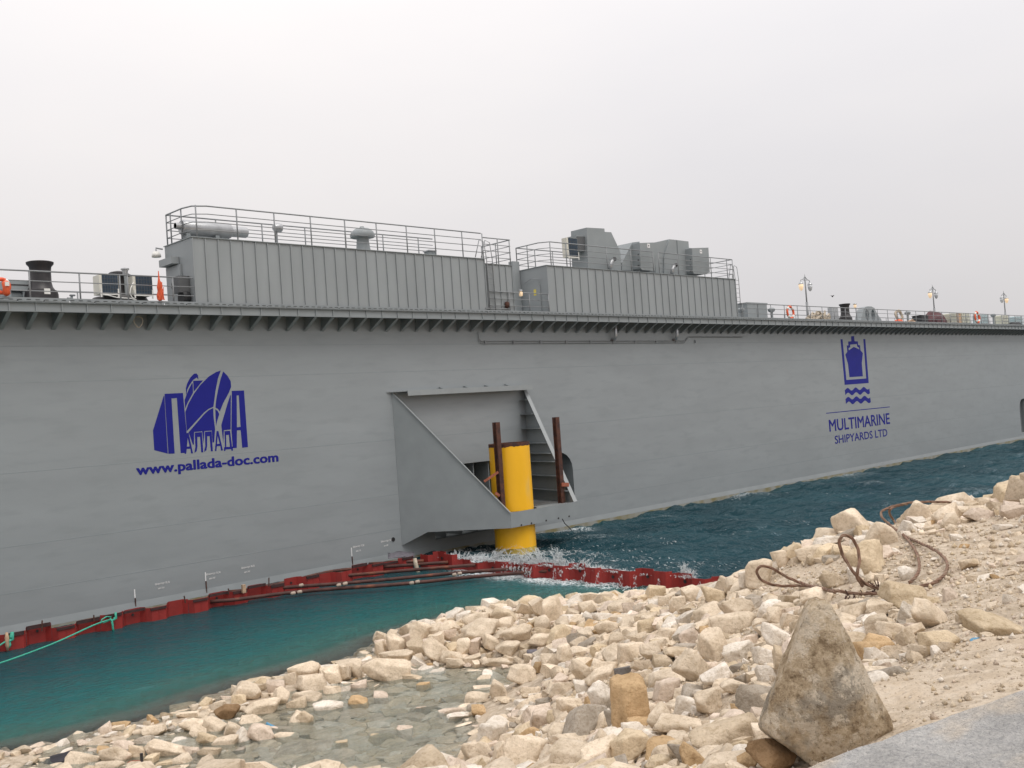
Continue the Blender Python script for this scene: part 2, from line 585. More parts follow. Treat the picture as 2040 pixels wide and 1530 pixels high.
def sea_z(X, Y):
    z = np.zeros_like(X)
    for kx, ky, p, a in WAVES:
        ph = kx * X + ky * Y + p
        z += a * (np.sin(ph) + 0.28 * np.cos(2 * ph))
    ex = np.clip((139 - X) / 15, 0, 1) * np.clip((Y - 12.6) / 2, 0, 1) * np.clip((40.6 - Y) / .6, 0, 1)
    z = z * rough_mask(X, Y) * ex * 1.05
    zi = np.zeros_like(X)
    for kx, ky, p, a in WAVES[:24]:
        zi += 0.10 * a * np.sin(kx * X * 1.6 + ky * Y * 1.6 + p * 2)
    return z + zi * (1 - rough_mask(X, Y)) * np.clip((X + 13) / 3, 0, 1)


wx = np.concatenate([np.arange(-13, 6, 0.5), np.arange(6, 29, 0.2), np.arange(29, 50, 0.13), 50 * 1.0085 ** np.arange(0, 124)])
wx = wx[wx <= 141]
wy = np.concatenate([np.arange(12, 27, 0.2), np.arange(27, 40.8, 0.13)])


def water_mat():
    W = bpy.data.materials.new('sea_water')
    W.use_nodes = True
    nt = W.node_tree
    nt.nodes.clear()
    N, K = nt.nodes.new, nt.links.new
    out = N('ShaderNodeOutputMaterial')
    dep = N('ShaderNodeAttribute'); dep.attribute_name = 'depth'
    rgh = N('ShaderNodeAttribute'); rgh.attribute_name = 'rough'
    geo = N('ShaderNodeNewGeometry')
    # turbidity: fraction of the bed that is veiled by the water column
    mul = N('ShaderNodeMath'); mul.operation = 'MULTIPLY'; mul.inputs[1].default_value = -1.1
    K(dep.outputs['Fac'], mul.inputs[0])
    ex = N('ShaderNodeMath'); ex.operation = 'EXPONENT'; K(mul.outputs[0], ex.inputs[0])
    fac = N('ShaderNodeMath'); fac.operation = 'SUBTRACT'; fac.inputs[0].default_value = 1.0; K(ex.outputs[0], fac.inputs[1])
    # colour of the suspended matter against depth
    ramp = N('ShaderNodeValToRGB')
    dm = N('ShaderNodeMath'); dm.operation = 'MULTIPLY'; dm.inputs[1].default_value = 0.2
    K(dep.outputs['Fac'], dm.inputs[0]); K(dm.outputs[0], ramp.inputs['Fac'])
    e = ramp.color_ramp.elements
    e[0].position = 0.0; e[0].color = (0.42, 0.42, 0.35, 1)
    e[1].position = 0.95; e[1].color = (0.010, 0.066, 0.076, 1)
    q = e.new(0.15); q.color = (0.055, 0.185, 0.155, 1)
    q = e.new(0.4); q.color = (0.018, 0.118, 0.115, 1)
    outc = N('ShaderNodeRGB'); outc.outputs[0].default_value = (0.008, 0.035, 0.050, 1)
    nz = N('ShaderNodeTexNoise'); nz.inputs['Scale'].default_value = 0.16; nz.inputs['Detail'].default_value = 4
    K(geo.outputs['Position'], nz.inputs['Vector'])
    ocr = N('ShaderNodeValToRGB')
    ocr.color_ramp.elements[0].position = 0.35; ocr.color_ramp.elements[0].color = (0.003, 0.026, 0.034, 1)
    ocr.color_ramp.elements[1].position = 0.7; ocr.color_ramp.elements[1].color = (0.011, 0.050, 0.062, 1)
    K(nz.outputs['Fac'], ocr.inputs['Fac'])
    cm = N('ShaderNodeMixRGB'); K(rgh.outputs['Fac'], cm.inputs['Fac']); K(ramp.outputs[0], cm.inputs[1]); K(ocr.outputs[0], cm.inputs[2])
    dif = N('ShaderNodeBsdfDiffuse'); K(cm.outputs[0], dif.inputs['Color'])
    tr = N('ShaderNodeBsdfTransparent'); tr.inputs['Color'].default_value = (0.95, 0.955, 0.93, 1)
    m1 = N('ShaderNodeMixShader'); K(fac.outputs[0], m1.inputs[0]); K(tr.outputs[0], m1.inputs[1]); K(dif.outputs[0], m1.inputs[2])
    # ripples
    mp = N('ShaderNodeMapping'); mp.inputs['Rotation'].default_value = (0, 0, math.radians(35)); mp.inputs['Scale'].default_value = (1, 1.9, 1)
    K(geo.outputs['Position'], mp.inputs['Vector'])
    b1 = N('ShaderNodeTexNoise'); b1.inputs['Scale'].default_value = 3.6; b1.inputs['Detail'].default_value = 6; b1.inputs['Roughness'].default_value = 0.6
    K(mp.outputs[0], b1.inputs['Vector'])
    st = N('ShaderNodeMapRange'); st.inputs['To Min'].default_value = 0.10; st.inputs['To Max'].default_value = 0.22
    K(rgh.outputs['Fac'], st.inputs['Value'])
    bp = N('ShaderNodeBump'); bp.inputs['Strength'].default_value = 1.0
    K(st.outputs[0], bp.inputs['Distance']); K(b1.outputs['Fac'], bp.inputs['Height'])
    gl = N('ShaderNodeBsdfGlossy'); gl.inputs['Roughness'].default_value = 0.06; gl.inputs['Color'].default_value = (.66, .80, .87, 1); K(bp.outputs[0], gl.inputs['Normal'])
    fr = N('ShaderNodeFresnel'); fr.inputs['IOR'].default_value = 1.33; K(bp.outputs[0], fr.inputs['Normal'])
    m2 = N('ShaderNodeMixShader'); K(fr.outputs[0], m2.inputs[0]); K(m1.outputs[0], m2.inputs[1]); K(gl.outputs[0], m2.inputs[2])
    # foam lying on the water, torn into lace
    fo = N('ShaderNodeAttribute'); fo.attribute_name = 'foam'
    f1 = N('ShaderNodeTexNoise'); f1.inputs['Scale'].default_value = 3.4; f1.inputs['Detail'].default_value = 8; f1.inputs['Roughness'].default_value = .68
    K(geo.outputs['Position'], f1.inputs['Vector'])
    s1 = N('ShaderNodeMath'); s1.operation = 'SUBTRACT'; s1.inputs[1].default_value = .5; K(f1.outputs['Fac'], s1.inputs[0])
    a1 = N('ShaderNodeMath'); a1.operation = 'ABSOLUTE'; K(s1.outputs[0], a1.inputs[0])
    t1 = N('ShaderNodeMath'); t1.operation = 'MULTIPLY'; t1.inputs[1].default_value = .13; K(fo.outputs['Fac'], t1.inputs[0])
    d1 = N('ShaderNodeMath'); d1.operation = 'SUBTRACT'; K(t1.outputs[0], d1.inputs[0]); K(a1.outputs[0], d1.inputs[1])
    g1 = N('ShaderNodeMath'); g1.operation = 'MULTIPLY'; g1.use_clamp = True; g1.inputs[1].default_value = 28; K(d1.outputs[0], g1.inputs[0])
    wf = N('ShaderNodeBsdfDiffuse'); wf.inputs['Color'].default_value = (.72, .77, .78, 1)
    h1_ = N('ShaderNodeMath'); h1_.operation = 'MULTIPLY'; h1_.inputs[1].default_value = .85; K(g1.outputs[0], h1_.inputs[0])
    m3 = N('ShaderNodeMixShader'); K(h1_.outputs[0], m3.inputs[0]); K(m2.outputs[0], m3.inputs[1]); K(wf.outputs[0], m3.inputs[2])
    K(m3.outputs[0], out.inputs['Surface'])
    return W


M['water'] = water_mat()
sea, V = grid_mesh('sea', wx, wy, sea_z, M['water'])
me = sea.data
dp = np.clip(-terrain_np(V[:, 0], V[:, 1]), 0, 6)
rg = rough_mask(V[:, 0], V[:, 1])
dp = np.where(rg > 0.5, 6, dp)
gx, gy = V[:, 0], V[:, 1]
FOAM = np.zeros(len(V))
for fx_, fy_, fr_, fs_ in ((30.3, 33.5, 1.5, 1.0), (30.2, 31.0, 1.4, 1.15), (30.2, 28.6, 1.4, 1.1), (30.3, 26.5, 1.3, .9), (31.2, 29.5, 1.8, .7), (31.5, 36.0, 1.2, .6), (30.2, 23.5, .9, .5), (30.2, 20.8, .9, .6), (34.2, 35.4, 1.5, .5),
                           (29.3, 31.5, .7, .6), (29.3, 29.5, .7, .65), (29.3, 27.6, .6, .6), (29.3, 25.6, .5, .5), (29.4, 24.0, .4, .5), (28.9, 33.5, .6, .4), (42, 38.6, 1.2, .45), (60, 38.9, 2, .35), (75, 38.9, 2, .3)):
    FOAM = np.maximum(FOAM, fs_ * np.exp(-((gx - fx_) ** 2 + (gy - fy_) ** 2) / (2 * (fr_ * .62) ** 2)))
crest = np.clip((V[:, 2] - .17) * 4, 0, .14) * (rg > .5)
FOAM = np.maximum(FOAM, crest)
for nm, arr in (('depth', dp), ('rough', rg), ('foam', FOAM)):
    a = me.attributes.new(nm, 'FLOAT', 'POINT')
    a.data.foreach_set('value', arr.astype(np.float32))
props(sea, 'teal harbour water, calm by the rocks and choppy beyond the red piling', kind='structure')
# the open sea round the detailed patch
R = 2500
mbx = MB()
x0, x1, y0, y1 = float(wx[0]), float(wx[-1]), float(wy[0]), float(wy[-1])
for (a, b, c, d) in ((-R, x0, -R, R), (x1, R, -R, R), (x0, x1, y1, R), (x0, x1, -R, -45)):
    mbx.add([(a, c, 0), (b, c, 0), (b, d, 0), (a, d, 0)], [(0, 1, 2, 3)])
o = mbx.build('open_sea', M['water'], fixn=False)
for nm, val in (('depth', 6.0), ('rough', 1.0), ('foam', 0.0)):
    a = o.data.attributes.new(nm, 'FLOAT', 'POINT')
    a.data.foreach_set('value', np.full(len(o.data.vertices), val, np.float32))
props(o, 'open sea stretching to the horizon behind the dock', kind='structure')
# ------------------------------------------------------------------ floating dock
HY = 39.75            # plane of the wing wall
GY = 38.74            # outer edge of the gallery
X0, X1 = -20.0, 150.0
DECK = 12.35
dock = thing('floating_dock', 'long grey floating dock side with blue logos and a bracketed deck edge', 'floating dock', (X0, HY, 0))

NZ0, NZ1 = 0.75, 4.42     # mooring niches
NICHES = [(32.6, 43.25), (115.2, 125.8)]


def niche_corner(x, z, sx, r=1.05, n=6):
    """points of a rounded upper corner, from the side up to the top"""
    return [(x + sx * (r - r * math.cos(t)), z - r + r * math.sin(t)) for t in np.linspace(0, math.pi / 2, n)]


h = MB()
# strips of plating between the niches, as one skin with rounded openings
def quadz(x0, x1, z0, z1): h.add([(x0, HY, z0), (x1, HY, z0), (x1, HY, z1), (x0, HY, z1)], [(0, 1, 2, 3)])
quadz(X0, X1, NZ1, 12.3)
quadz(X0, X1, 0.45, NZ0)
xp = X0
for (a, b) in NICHES:
    quadz(xp, a, NZ0, NZ1)
    xp = b
    for (cx, sx) in ((a, 1), (b, -1)):
        cs = niche_corner(cx, NZ1, sx)
        for p, q in zip(cs[:-1], cs[1:]):
            h.add([(cx, HY, NZ1), (p[0], HY, p[1]), (q[0], HY, q[1])], [(0, 1, 2)])
quadz(xp, X1, NZ0, NZ1)
# deck, back and ends
h.add([(X0, HY, 12.3), (X1, HY, 12.3), (X1, HY + 4.4, 12.3), (X0, HY + 4.4, 12.3)], [(0, 1, 2, 3)])
h.add([(X0, HY + 4.4, 0.4), (X1, HY + 4.4, 0.4), (X1, HY + 4.4, 12.3), (X0, HY + 4.4, 12.3)], [(0, 1, 2, 3)])
for x in (X0, X1):
    h.add([(x, HY, 0.45), (x, HY + 4.4, 0.45), (x, HY + 4.4, 12.3), (x, HY, 12.3)], [(0, 1, 2, 3)])
h.build('side_wall', M['hull'], dock, fixn=False)

s = MB()
s.prism([(X0, HY, 0.45), (X0, HY - 0.06, 0.17), (X0, HY + 0.2, 0.17)], (X1 - X0, 0, 0))
s.build('bilge_strake', M['grey'], dock)
s = MB()
s.box(X0, X1, HY - 0.07, HY + 30, -5.5, 0.165)
s.build('pontoon', M['algae'], dock)
# niche interiors
for (a, b) in NICHES:
    s = MB()
    d = 1.7
    s.add([(a, HY, NZ0), (b, HY, NZ0), (b, HY + d, NZ0), (a, HY + d, NZ0), (a, HY, NZ1), (b, HY, NZ1), (b, HY + d, NZ1), (a, HY + d, NZ1)],
          [(0, 1, 2, 3), (4, 7, 6, 5), (3, 2, 6, 7), (0, 3, 7, 4), (1, 5, 6, 2)])
    nb = s.build('mooring_niche', M['grey'], dock, fixn=False)
    x = a + 0.9
    while x < b - 0.3:
        w = MB()
        w.box(x, x + 0.05, HY + 0.25, HY + 1.65, NZ0 + .01, NZ1 - .01)
        w.build('web_plate', M['grey'], nb)
        x += 1.1
# weld seams of the plating
for z in (10.72, 9.35, 6.0, 3.3, 1.6):
    s = MB()
    xs_ = [(X0, NICHES[0][0]), (NICHES[0][1], NICHES[1][0]), (NICHES[1][1], X1)] if z < NZ1 else [(X0, X1)]
    for a, b in xs_:
        s.prism([(a, HY + .01, z - .03), (a, HY - .0015, z - .02), (a, HY - .0025, z), (a, HY - .0015, z + .02), (a, HY + .01, z + .03)], (b - a, 0, 0))
    s.build('weld_seam', M['weld'], dock)

# gallery: fascia beam, lower flange, kick plates
s = MB(); s.box(X0, X1, GY, GY + 0.02, 11.93, 12.24); fas = s.build('gallery_fascia', M['grey'], dock)
s = MB(); s.box(X0, X1, GY - 0.05, GY + 0.12, 11.905, 11.927); s.build('fascia_flange', M['grey'], fas)
s = MB(); s.box(X0, X1, GY - 0.10, HY + 0.02, 12.243, 12.275); s.build('gallery_plate', M['grey'], dock)
k = 0
nshow = 0
brm = rbm = tgm = None
BRACKETS = [12.52 + 0.938 * i for i in range(-10, 140)]
for x in BRACKETS:
    if x > X1 - 1: break
    if brm is None:
        b = MB()
        b.prism([(0, GY + .02 - HY, 11.90), (0, 0, 11.36), (0, 0, 12.24), (0, GY + .02 - HY, 12.24)], (0.012, 0, 0))
        b.prism([(-.075, GY + .02 - HY, 11.90), (-.075, 0, 11.36), (-.075, 0, 11.345), (-.075, GY + .02 - HY, 11.885)], (0.16, 0, 0))
        ob = b.build('gallery_bracket', M['grey'], dock, local=True)
        brm = ob.data
        t = MB(); t.box(-.022, .022, GY - .045 - HY, GY - .002 - HY, 11.93, 12.24)
        ot = t.build('fascia_stiffener', M['grey'], dock, local=True); rbm = ot.data
    else:
        ob = bpy.data.objects.new('gallery_bracket', brm); COL.objects.link(ob); ob.parent = dock
        ot = bpy.data.objects.new('fascia_stiffener', rbm); COL.objects.link(ot); ot.parent = dock
    ob.location = ot.location = (x - X0, 0, 0)
# kick plates, short lengths with gaps, in two rows
for name, z0, z1, y0, pitch, gap in (('kick_plate', 12.335, 12.435, GY - .02, 0.0, 0), ('edge_bar', 12.282, 12.330, GY - .12, 0.938, .055)):
    if pitch == 0:
        s = MB(); s.box(X0, X1, y0, y0 + .012, z0, z1); s.build(name, M['grey'], dock)
    else:
        me_ = None
        for i, x in enumerate(BRACKETS):
            if x > X1 - 1: break
            if me_ is None:
                s = MB(); s.box(.0, pitch - gap, y0 - HY, y0 + .05 - HY, z0, z1)
                ob = s.build(name, M['grey'], dock, local=True); me_ = ob.data
            else:
                ob = bpy.data.objects.new(name, me_); COL.objects.link(ob); ob.parent = dock
            ob.location = (x + 0.3 - X0, 0, 0)
# small scupper slots below the kick plate
s = MB()
x = X0 + 1
while x < X1 - 1:
    s.box(x, x + 0.13, GY - 0.128, GY - 0.0, 12.329, 12.352); x += 0.315
s.build('scupper_lug', M['black'], dock)['kind'] = 'stuff'

# ---- mooring bracket (the tapered housing of the yellow pile)
LH, LF, RF, RH = (30.46, HY), (33.62, 35.2), (38.32, 35.2), (39.66, HY)
ZT, ZB, ZF = 8.35, 1.36, 2.10
pl = MB()
A, B_, C_, D_ = Vector((*LH, ZT)), Vector((*LH, ZB)), Vector((*LF, ZB)), Vector((*LF, ZF))
nl = (C_ - B_).cross(A - B_).normalized()
pl.prism([A, B_, C_, D_], nl * 0.02)
mb_left = pl.build('bracket_side_plate', M['grey'], dock)
e_ = MB(); e_.beam(A, D_, 0.035, 0.17, up=nl); e_.build('edge_flange', M['seam'], mb_left)
g = MB()
t1 = B_ + (C_ - B_).normalized() * 1.35
g.prism([Vector((*LH, 0.76)), B_, t1], nl * 0.02); g.build('gusset', M['grey'], mb_left)
holes = MB()
for f in (.08, .21, .34, .47, .62, .77):
    p = B_ + (C_ - B_) * f + Vector((0, 0, .045)) - nl * 0.012
    holes.tube([p + nl * .02, p - nl * .02], 0.055, 8)
holes.build('drain_hole', M['black'], mb_left)
pr = MB()
A2, B2, C2, D2 = Vector((*RH, ZT)), Vector((*RH, ZB)), Vector((*RF, ZB)), Vector((*RF, ZF))
nr = (B2 - C2).cross(D2 - C2).normalized()
pr.prism([A2, B2, C2, D2], nr * 0.02)
mb_r = pr.build('bracket_side_plate', M['grey'], dock)
e_ = MB(); e_.beam(A2, D2, 0.22, 0.03, up=(B2 - C2).cross(nr)); e_.build('edge_flange', M['seam'], mb_r)
for z in (7.55, 6.75, 5.95, 5.15, 4.6, 4.15, 3.4, 2.65):
    f = (ZT - z) / (ZT - ZF)
    p1 = Vector((*RH, z)); p2 = A2 + (D2 - A2) * f
    q = MB()
    q.prism([p1, p2, p2 + Vector((-.30, .05, 0)), p1 + Vector((-.42, -.02, 0))], (0, 0, .02))
    q.build('stiffener', M['grey'], mb_r)
fr = MB(); fr.box(LF[0], RF[0] + .35, 35.19, 35.21, ZB, ZF); frb = fr.build('bracket_front_plate', M['grey'], dock)
hb = MB()
for x in (34.3, 35.0, 36.05, 36.95, 37.75):
    hb.tube([(x, 35.17, ZB + .06), (x, 35.2, ZB + .06)], .045, 8)
hb.build('drain_hole', M['black'], frb)
# platform with a round hole for the pile, and its underside
PC = (35.1, 36.5)
pf = MB()
out = [LH, LF, RF, RH]
ring = []
NS = 40
for k in range(NS):
    a = 2 * math.pi * k / NS
    ring.append((PC[0] + 1.22 * math.cos(a), PC[1] + 1.16 * math.sin(a)))


def to_outline(a):
    d = Vector((math.cos(a), math.sin(a)))
    best = 1e9
    pts = out
    for i in range(4):
        p, q = Vector(pts[i]) - Vector(PC), Vector(pts[(i + 1) % 4]) - Vector(PC)
        e = q - p
        den = d.x * e.y - d.y * e.x
        if abs(den) < 1e-6: continue
        t = (p.x * e.y - p.y * e.x) / den
        u = (p.x * d.y - p.y * d.x) / den
        if t > 0 and -1e-6 <= u <= 1 + 1e-6: best = min(best, t)
    return (PC[0] + d.x * best, PC[1] + d.y * best)


orng = [to_outline(2 * math.pi * k / NS) for k in range(NS)]
for z in (ZF - .05, ZB + .01):
    vs = [(*p, z) for p in ring] + [(*p, z) for p in orng]
    pf.add(vs, [(k, (k + 1) % NS, NS + (k + 1) % NS, NS + k) for k in range(NS)])
pf.build('bracket_platform', M['grey'], dock, fixn=False)
gr = MB()
for i in range(12):
    x = 36.35 + i * .16
    gr.box(x, x + .03, 36.2, 38.6, ZF - .02, ZF + .02)
gr.build('platform_grating', M['rail'], dock)
tb = MB()
tb.prism([(30.1, HY - .001, ZT - .02), (30.95, HY - .62, ZT - .02), (39.75, HY - .62, ZT - .02), (39.75, HY - .001, ZT - .02)], (0, 0, .05))
tb.box(30.95, 39.75, HY - .64, HY - .615, ZT - .24, ZT + .03)
top = tb.build('bracket_top_beam', M['seam'], dock)
for x in (33.5, 35.2, 36.7, 38.2):
    q = MB(); q.prism([(x, HY, ZT + .03), (x, HY - .4, ZT + .03), (x, HY, ZT + .16)], (.02, 0, 0)); q.build('lug', M['grey'], top)

# ---- overboard pipes and conduits under the gallery
for px, py0, py1 in ((1222.5, 652, 675), (1344.5, 652, 675)):
    a = on_y(px + 3, 655, HY - .3); b = on_y(px, 675, HY - .3)
    q = MB()
    zc = b.z + .28
    pts = [(a.x, HY - .32, 12.1), (a.x, HY - .32, zc)] + [(a.x, HY - .32 + .28 * (1 - math.cos(t)) * 1.1, zc - .32 * math.sin(t)) for t in np.linspace(.3, 1.6, 6)]
    q.tube(pts, .10, 12)
    q.build('discharge_pipe', M['rust'] if False else M['galv'], dock, smooth=True)
    q = MB(); q.lathe([(.0, -.02), (.19, -.02), (.19, .02), (0, .02)], (pts[-1][0], pts[-1][1] + .0, pts[-1][2] - .02), 14); q.build('pipe_elbow', M['rustpipe'], dock)
q = MB()
for dz, py in ((0, 682.2), (0, 686.2)):
    a, b = on_y(955, py - 1, HY - .06), on_y(1366, py - 5, HY - .06)
    c = on_y(953, 660, HY - .06)
    e2 = on_y(1372, 671, HY - .06); f2 = on_y(1480, 669.3, HY - .06)
    zz = (a.z + b.z) / 2
    q.tube([(c.x + dz, HY - .06, 11.4), (a.x, HY - .06, zz + .12), (a.x + .1, HY - .06, zz), (b.x - .1, HY - .06, zz), (e2.x, HY - .06, e2.z), (f2.x, HY - .06, e2.z)], .022, 6)
q.build('conduit', M['rail'], dock)
for i in range(10):
    x = 36.9 + i * 2.15
    if x > 57: break
    q = MB(); q.box(x, x + .06, HY - .09, HY, zz - .04, zz + .16); q.build('conduit_clip', M['rail'], dock)
q = MB()
c0 = on_y(274, 632, HY - .5)
q.tube([(c0.x + .18 * math.sin(t) * (1 + .4 * math.cos(t)), HY - .55, 11.62 + .22 * math.cos(t)) for t in np.linspace(0, 6.28, 16)], .018, 6)
q.build('rope_loop', M['rope'], dock)
# drain hole and drooping line by the bracket
q = MB(); p = on_y(783, 1074.5, HY); q.lathe([(.10, -.03), (.10, .0)], (p.x, HY, p.z), 14, 'Y'); q.build('drain_port', M['black'], dock)
q = MB(); a, b = on_y(1120, 1033, HY - 1.2), on_y(1137, 1054, HY - 1.2); q.tube([a, a.lerp(b, .35) + Vector((-.05, 0, -.05)), b, b + Vector((.3, 0, -.4))], .025, 6); q.build('drooping_hose', M['rubber'], dock)


# ------------------------------------------------------------------ painted marks on the wall
PY = HY - 0.006


def flat_poly(polys, name, material, parent, y=PY, px=True, thick=0.003):
    """painted marks: outlines in survey pixels on the wall plane; each (outer, [holes])"""
    from mathutils.geometry import tessellate_polygon
    mbp = MB()
    for outer, hl in polys:
        loops = [[(on_y(x, yy, y) if px else Vector((x, y, yy))) for x, yy in lp] for lp in [outer] + hl]
        flat = [[Vector((p.x, p.z, 0)) for p in lp] for lp in loops]
        tris = tessellate_polygon(flat)
        allp = [p for lp in loops for p in lp]
        mbp.add(allp, [tuple(t) for t in tris])
    return mbp.build(name, material, parent, fixn=True)


def text_on_wall(txt, name, px0, px1, py_base0, cap_px, parent, material, y=PY, bold=0.0, xheight=False, spacing=1.0):
    """lettering along the wall; the left foot, the right end and the letter height are survey pixels"""
    cu = bpy.data.curves.new('lettering', 'FONT')
    cu.body = txt
    cu.space_character = spacing
    cu.resolution_u = 3
    ob = bpy.data.objects.new('lettering', cu)
    COL.objects.link(ob)
    bpy.context.view_layer.update()
    me = bpy.data.meshes.new_from_object(ob.evaluated_get(bpy.context.evaluated_depsgraph_get()))
    bpy.data.objects.remove(ob)
    co = np.zeros(len(me.vertices) * 3); me.vertices.foreach_get('co', co); co = co.reshape(-1, 3)
    a = on_y(px0, py_base0, y)
    # walk along the constant-height line to the right end
    t = (on_y(px1, py_base0, y) - a)
    lo, hi = py_base0 - 200, py_base0 + 200
    for _ in range(50):
        mid = (lo + hi) / 2
        if on_y(px1, mid, y).z > a.z: lo = mid
        else: hi = mid
    b = on_y(px1, lo, y)
    topz = on_y(px0, py_base0 - cap_px, y).z - a.z
    capref = 0.52 if xheight else 0.70
    hts = co[:, 1].max()
    sx = (b.x - a.x) / (co[:, 0].max() - co[:, 0].min())
    sz = topz / capref
    x_min = co[:, 0].min()
    co2 = np.stack([a.x + (co[:, 0] - x_min) * sx, np.full(len(co), y), a.z + co[:, 1] * sz], -1)
    o0 = ORIGIN[parent.name]
    me.vertices.foreach_set('co', (co2 - np.array(o0)).reshape(-1))
    me.update()
    if bold:                                  # heavier strokes: the same letters laid again a little to each side
        bm = bmesh.new(); bm.from_mesh(me)
        w_ = bold * topz
        src = bm.faces[:]
        for k_, (dx_, dz_) in enumerate(((1, 0), (-1, 0), (0, .55), (0, -.55), (.7, .45), (-.7, -.45), (.7, -.45), (-.7, .45))):
            g_ = bmesh.ops.duplicate(bm, geom=src)
            for v in [e for e in g_['geom'] if isinstance(e, bmesh.types.BMVert)]:
                v.co += Vector((dx_ * w_, -.0007 * (k_ + 1), dz_ * w_))
        bm.to_mesh(me); bm.free()
    me.materials.clear(); me.materials.append(material)
    o = bpy.data.objects.new(name, me)
    COL.objects.link(o)
    o.parent = parent
    ORIGIN[o.name] = o0
    return o


zz5 = lambda pts: [(240 + x / 5.464, 700 + y / 5.464) for x, y in pts]
logo = flat_poly([
    (zz5([(472, 480), (478, 490), (515, 1113), (368, 1075), (354, 860)]), []),
    (zz5([(480, 462), (680, 452), (720, 880), (700, 1105), (656, 1108), (614, 508), (555, 512), (590, 1112), (522, 1114)]), []),
    # funnel and house of the ship
    (zz5([(715, 470), (712, 400), (728, 345), (760, 285), (800, 243), (828, 240), (845, 262), (848, 305), (842, 300), (832, 284), (790, 312), (750, 370), (725, 420), (720, 465)]), []),
    (zz5([(792, 320), (900, 316), (870, 350), (835, 395), (797, 440)]), []),
    (zz5([(778, 345), (786, 350), (790, 450), (735, 550), (705, 620), (698, 530), (740, 420)]), []),
    # port bow
    (zz5([(1092, 208), (1060, 300), (1035, 430), (1018, 560), (1012, 602), (960, 625), (910, 665), (740, 850), (722, 868), (706, 660), (740, 570), (800, 460), (870, 365), (960, 275), (1040, 225)]), []),
    (zz5([(1010, 615), (1013, 700), (1030, 850), (1020, 990), (1003, 990), (995, 862), (913, 868), (905, 1005), (890, 870), (802, 878), (800, 1015), (788, 1015), (742, 880), (915, 680), (960, 640)]), []),
    # starboard bow
    (zz5([(1118, 218), (1165, 265), (1200, 325), (1205, 385), (1180, 450), (1120, 560), (1082, 655), (1060, 625), (1034, 612), (1040, 540), (1062, 420), (1090, 300)]), []),
    (zz5([(1032, 630), (1056, 645), (1076, 682), (1052, 760), (1040, 815)]), []),
    # right-hand letter with its side face
    (zz5([(1198, 470), (1202, 480), (1200, 850), (1125, 858), (1120, 1000), (1108, 900), (1098, 800), (1130, 690), (1165, 570)]), []),
    (zz5([(1212, 430), (1345, 425), (1388, 1042), (1326, 1048), (1308, 858), (1268, 860), (1266, 1050), (1222, 1055), (1208, 850)]), [zz5([(1265, 480), (1288, 478), (1308, 822), (1268, 826)])]),
    # the small letters
    (zz5([(718, 890), (742, 885), (790, 1110), (768, 1110), (762, 1060), (722, 1062), (715, 1115), (698, 1115)]), [zz5([(732, 940), (753, 1035), (724, 1037)])]),
    (zz5([(808, 885), (886, 878), (902, 1098), (880, 1100), (866, 930), (836, 932), (838, 1040), (830, 1085), (806, 1106), (808, 1080), (816, 1040)]), []),
    (zz5([(918, 875), (992, 870), (1006, 1086), (984, 1088), (970, 922), (944, 924), (944, 1030), (936, 1075), (912, 1095), (914, 1068), (924, 1030)]), []),
    (zz5([(1046, 868), (1066, 866), (1116, 1078), (1094, 1080), (1088, 1030), (1050, 1032), (1044, 1085), (1028, 1085)]), [zz5([(1058, 920), (1080, 1005), (1052, 1008)])]),
    (zz5([(1132, 868), (1194, 864), (1214, 1036), (1224, 1036), (1224, 1080), (1208, 1082), (1206, 1064), (1142, 1068), (1142, 1084), (1126, 1084), (1128, 1044), (1138, 1040)]), [zz5([(1150, 910), (1180, 908), (1192, 1038), (1152, 1040)])]),
], 'shipyard_logo', M['blue'], dock)
logo['label'] = 'blue painted ship bow logo with Cyrillic letters'
t_ = text_on_wall('www.pallada-doc.com', 'web_address', 273, 554, 946, 14.5, dock, M['blue'], bold=0.10, xheight=True, spacing=1.02)
t_['label'] = 'blue web address lettering on the wall'

# right-hand logo, laid out on the wall in metres from survey pixels
z6 = lambda pts: [(1600 + x / 4.636, 650 + y / 4.636) for x, y in pts]


def wavy(y0, amp, x0, x1, th, skew, n=40):
    up, dn = [], []
    for i in range(n + 1):
        f = i / n
        x = x0 + (x1 - x0) * f
        yy = y0 + skew * f - amp * math.sin(f * 3.05 * 2 * math.pi - 0.6)
        up.append((x, yy)); dn.append((x + 5, yy + th))
    return up + dn[::-1]


logo2 = flat_poly([
    (z6([(345, 120), (364, 119), (400, 496), (583, 482), (556, 119), (574, 118), (606, 524), (384, 541)]), []),
    (z6([(443, 92), (471, 90), (475, 138), (506, 140), (508, 172), (526, 176), (530, 222), (552, 248), (542, 340), (552, 462), (428, 470), (415, 350), (390, 262), (408, 236), (403, 178), (418, 176), (416, 140), (445, 138)]),
     [z6([(434, 170), (496, 164), (500, 188), (516, 198), (520, 214), (468, 190), (422, 222), (420, 200), (436, 194)])]),
    (z6(wavy(584, 13, 385, 612, 44, -14)), []),
    (z6(wavy(666, 13, 391, 620, 44, -14)), []),
    (z6([(213, 800), (800, 741), (800, 748), (213, 807)]), []),
], 'shipyard_emblem', M['blue'], dock)
logo2['label'] = 'blue emblem of a ship in a dock over waves'
t_ = text_on_wall('MULTIMARINE', 'shipyard_name', 1653, 1773, 859.5, 23.5, dock, M['blue'], bold=0.034)
t_ = text_on_wall('SHIPYARDS LTD', 'shipyard_name', 1664, 1768, 884, 16, dock, M['blue'], bold=0.024)
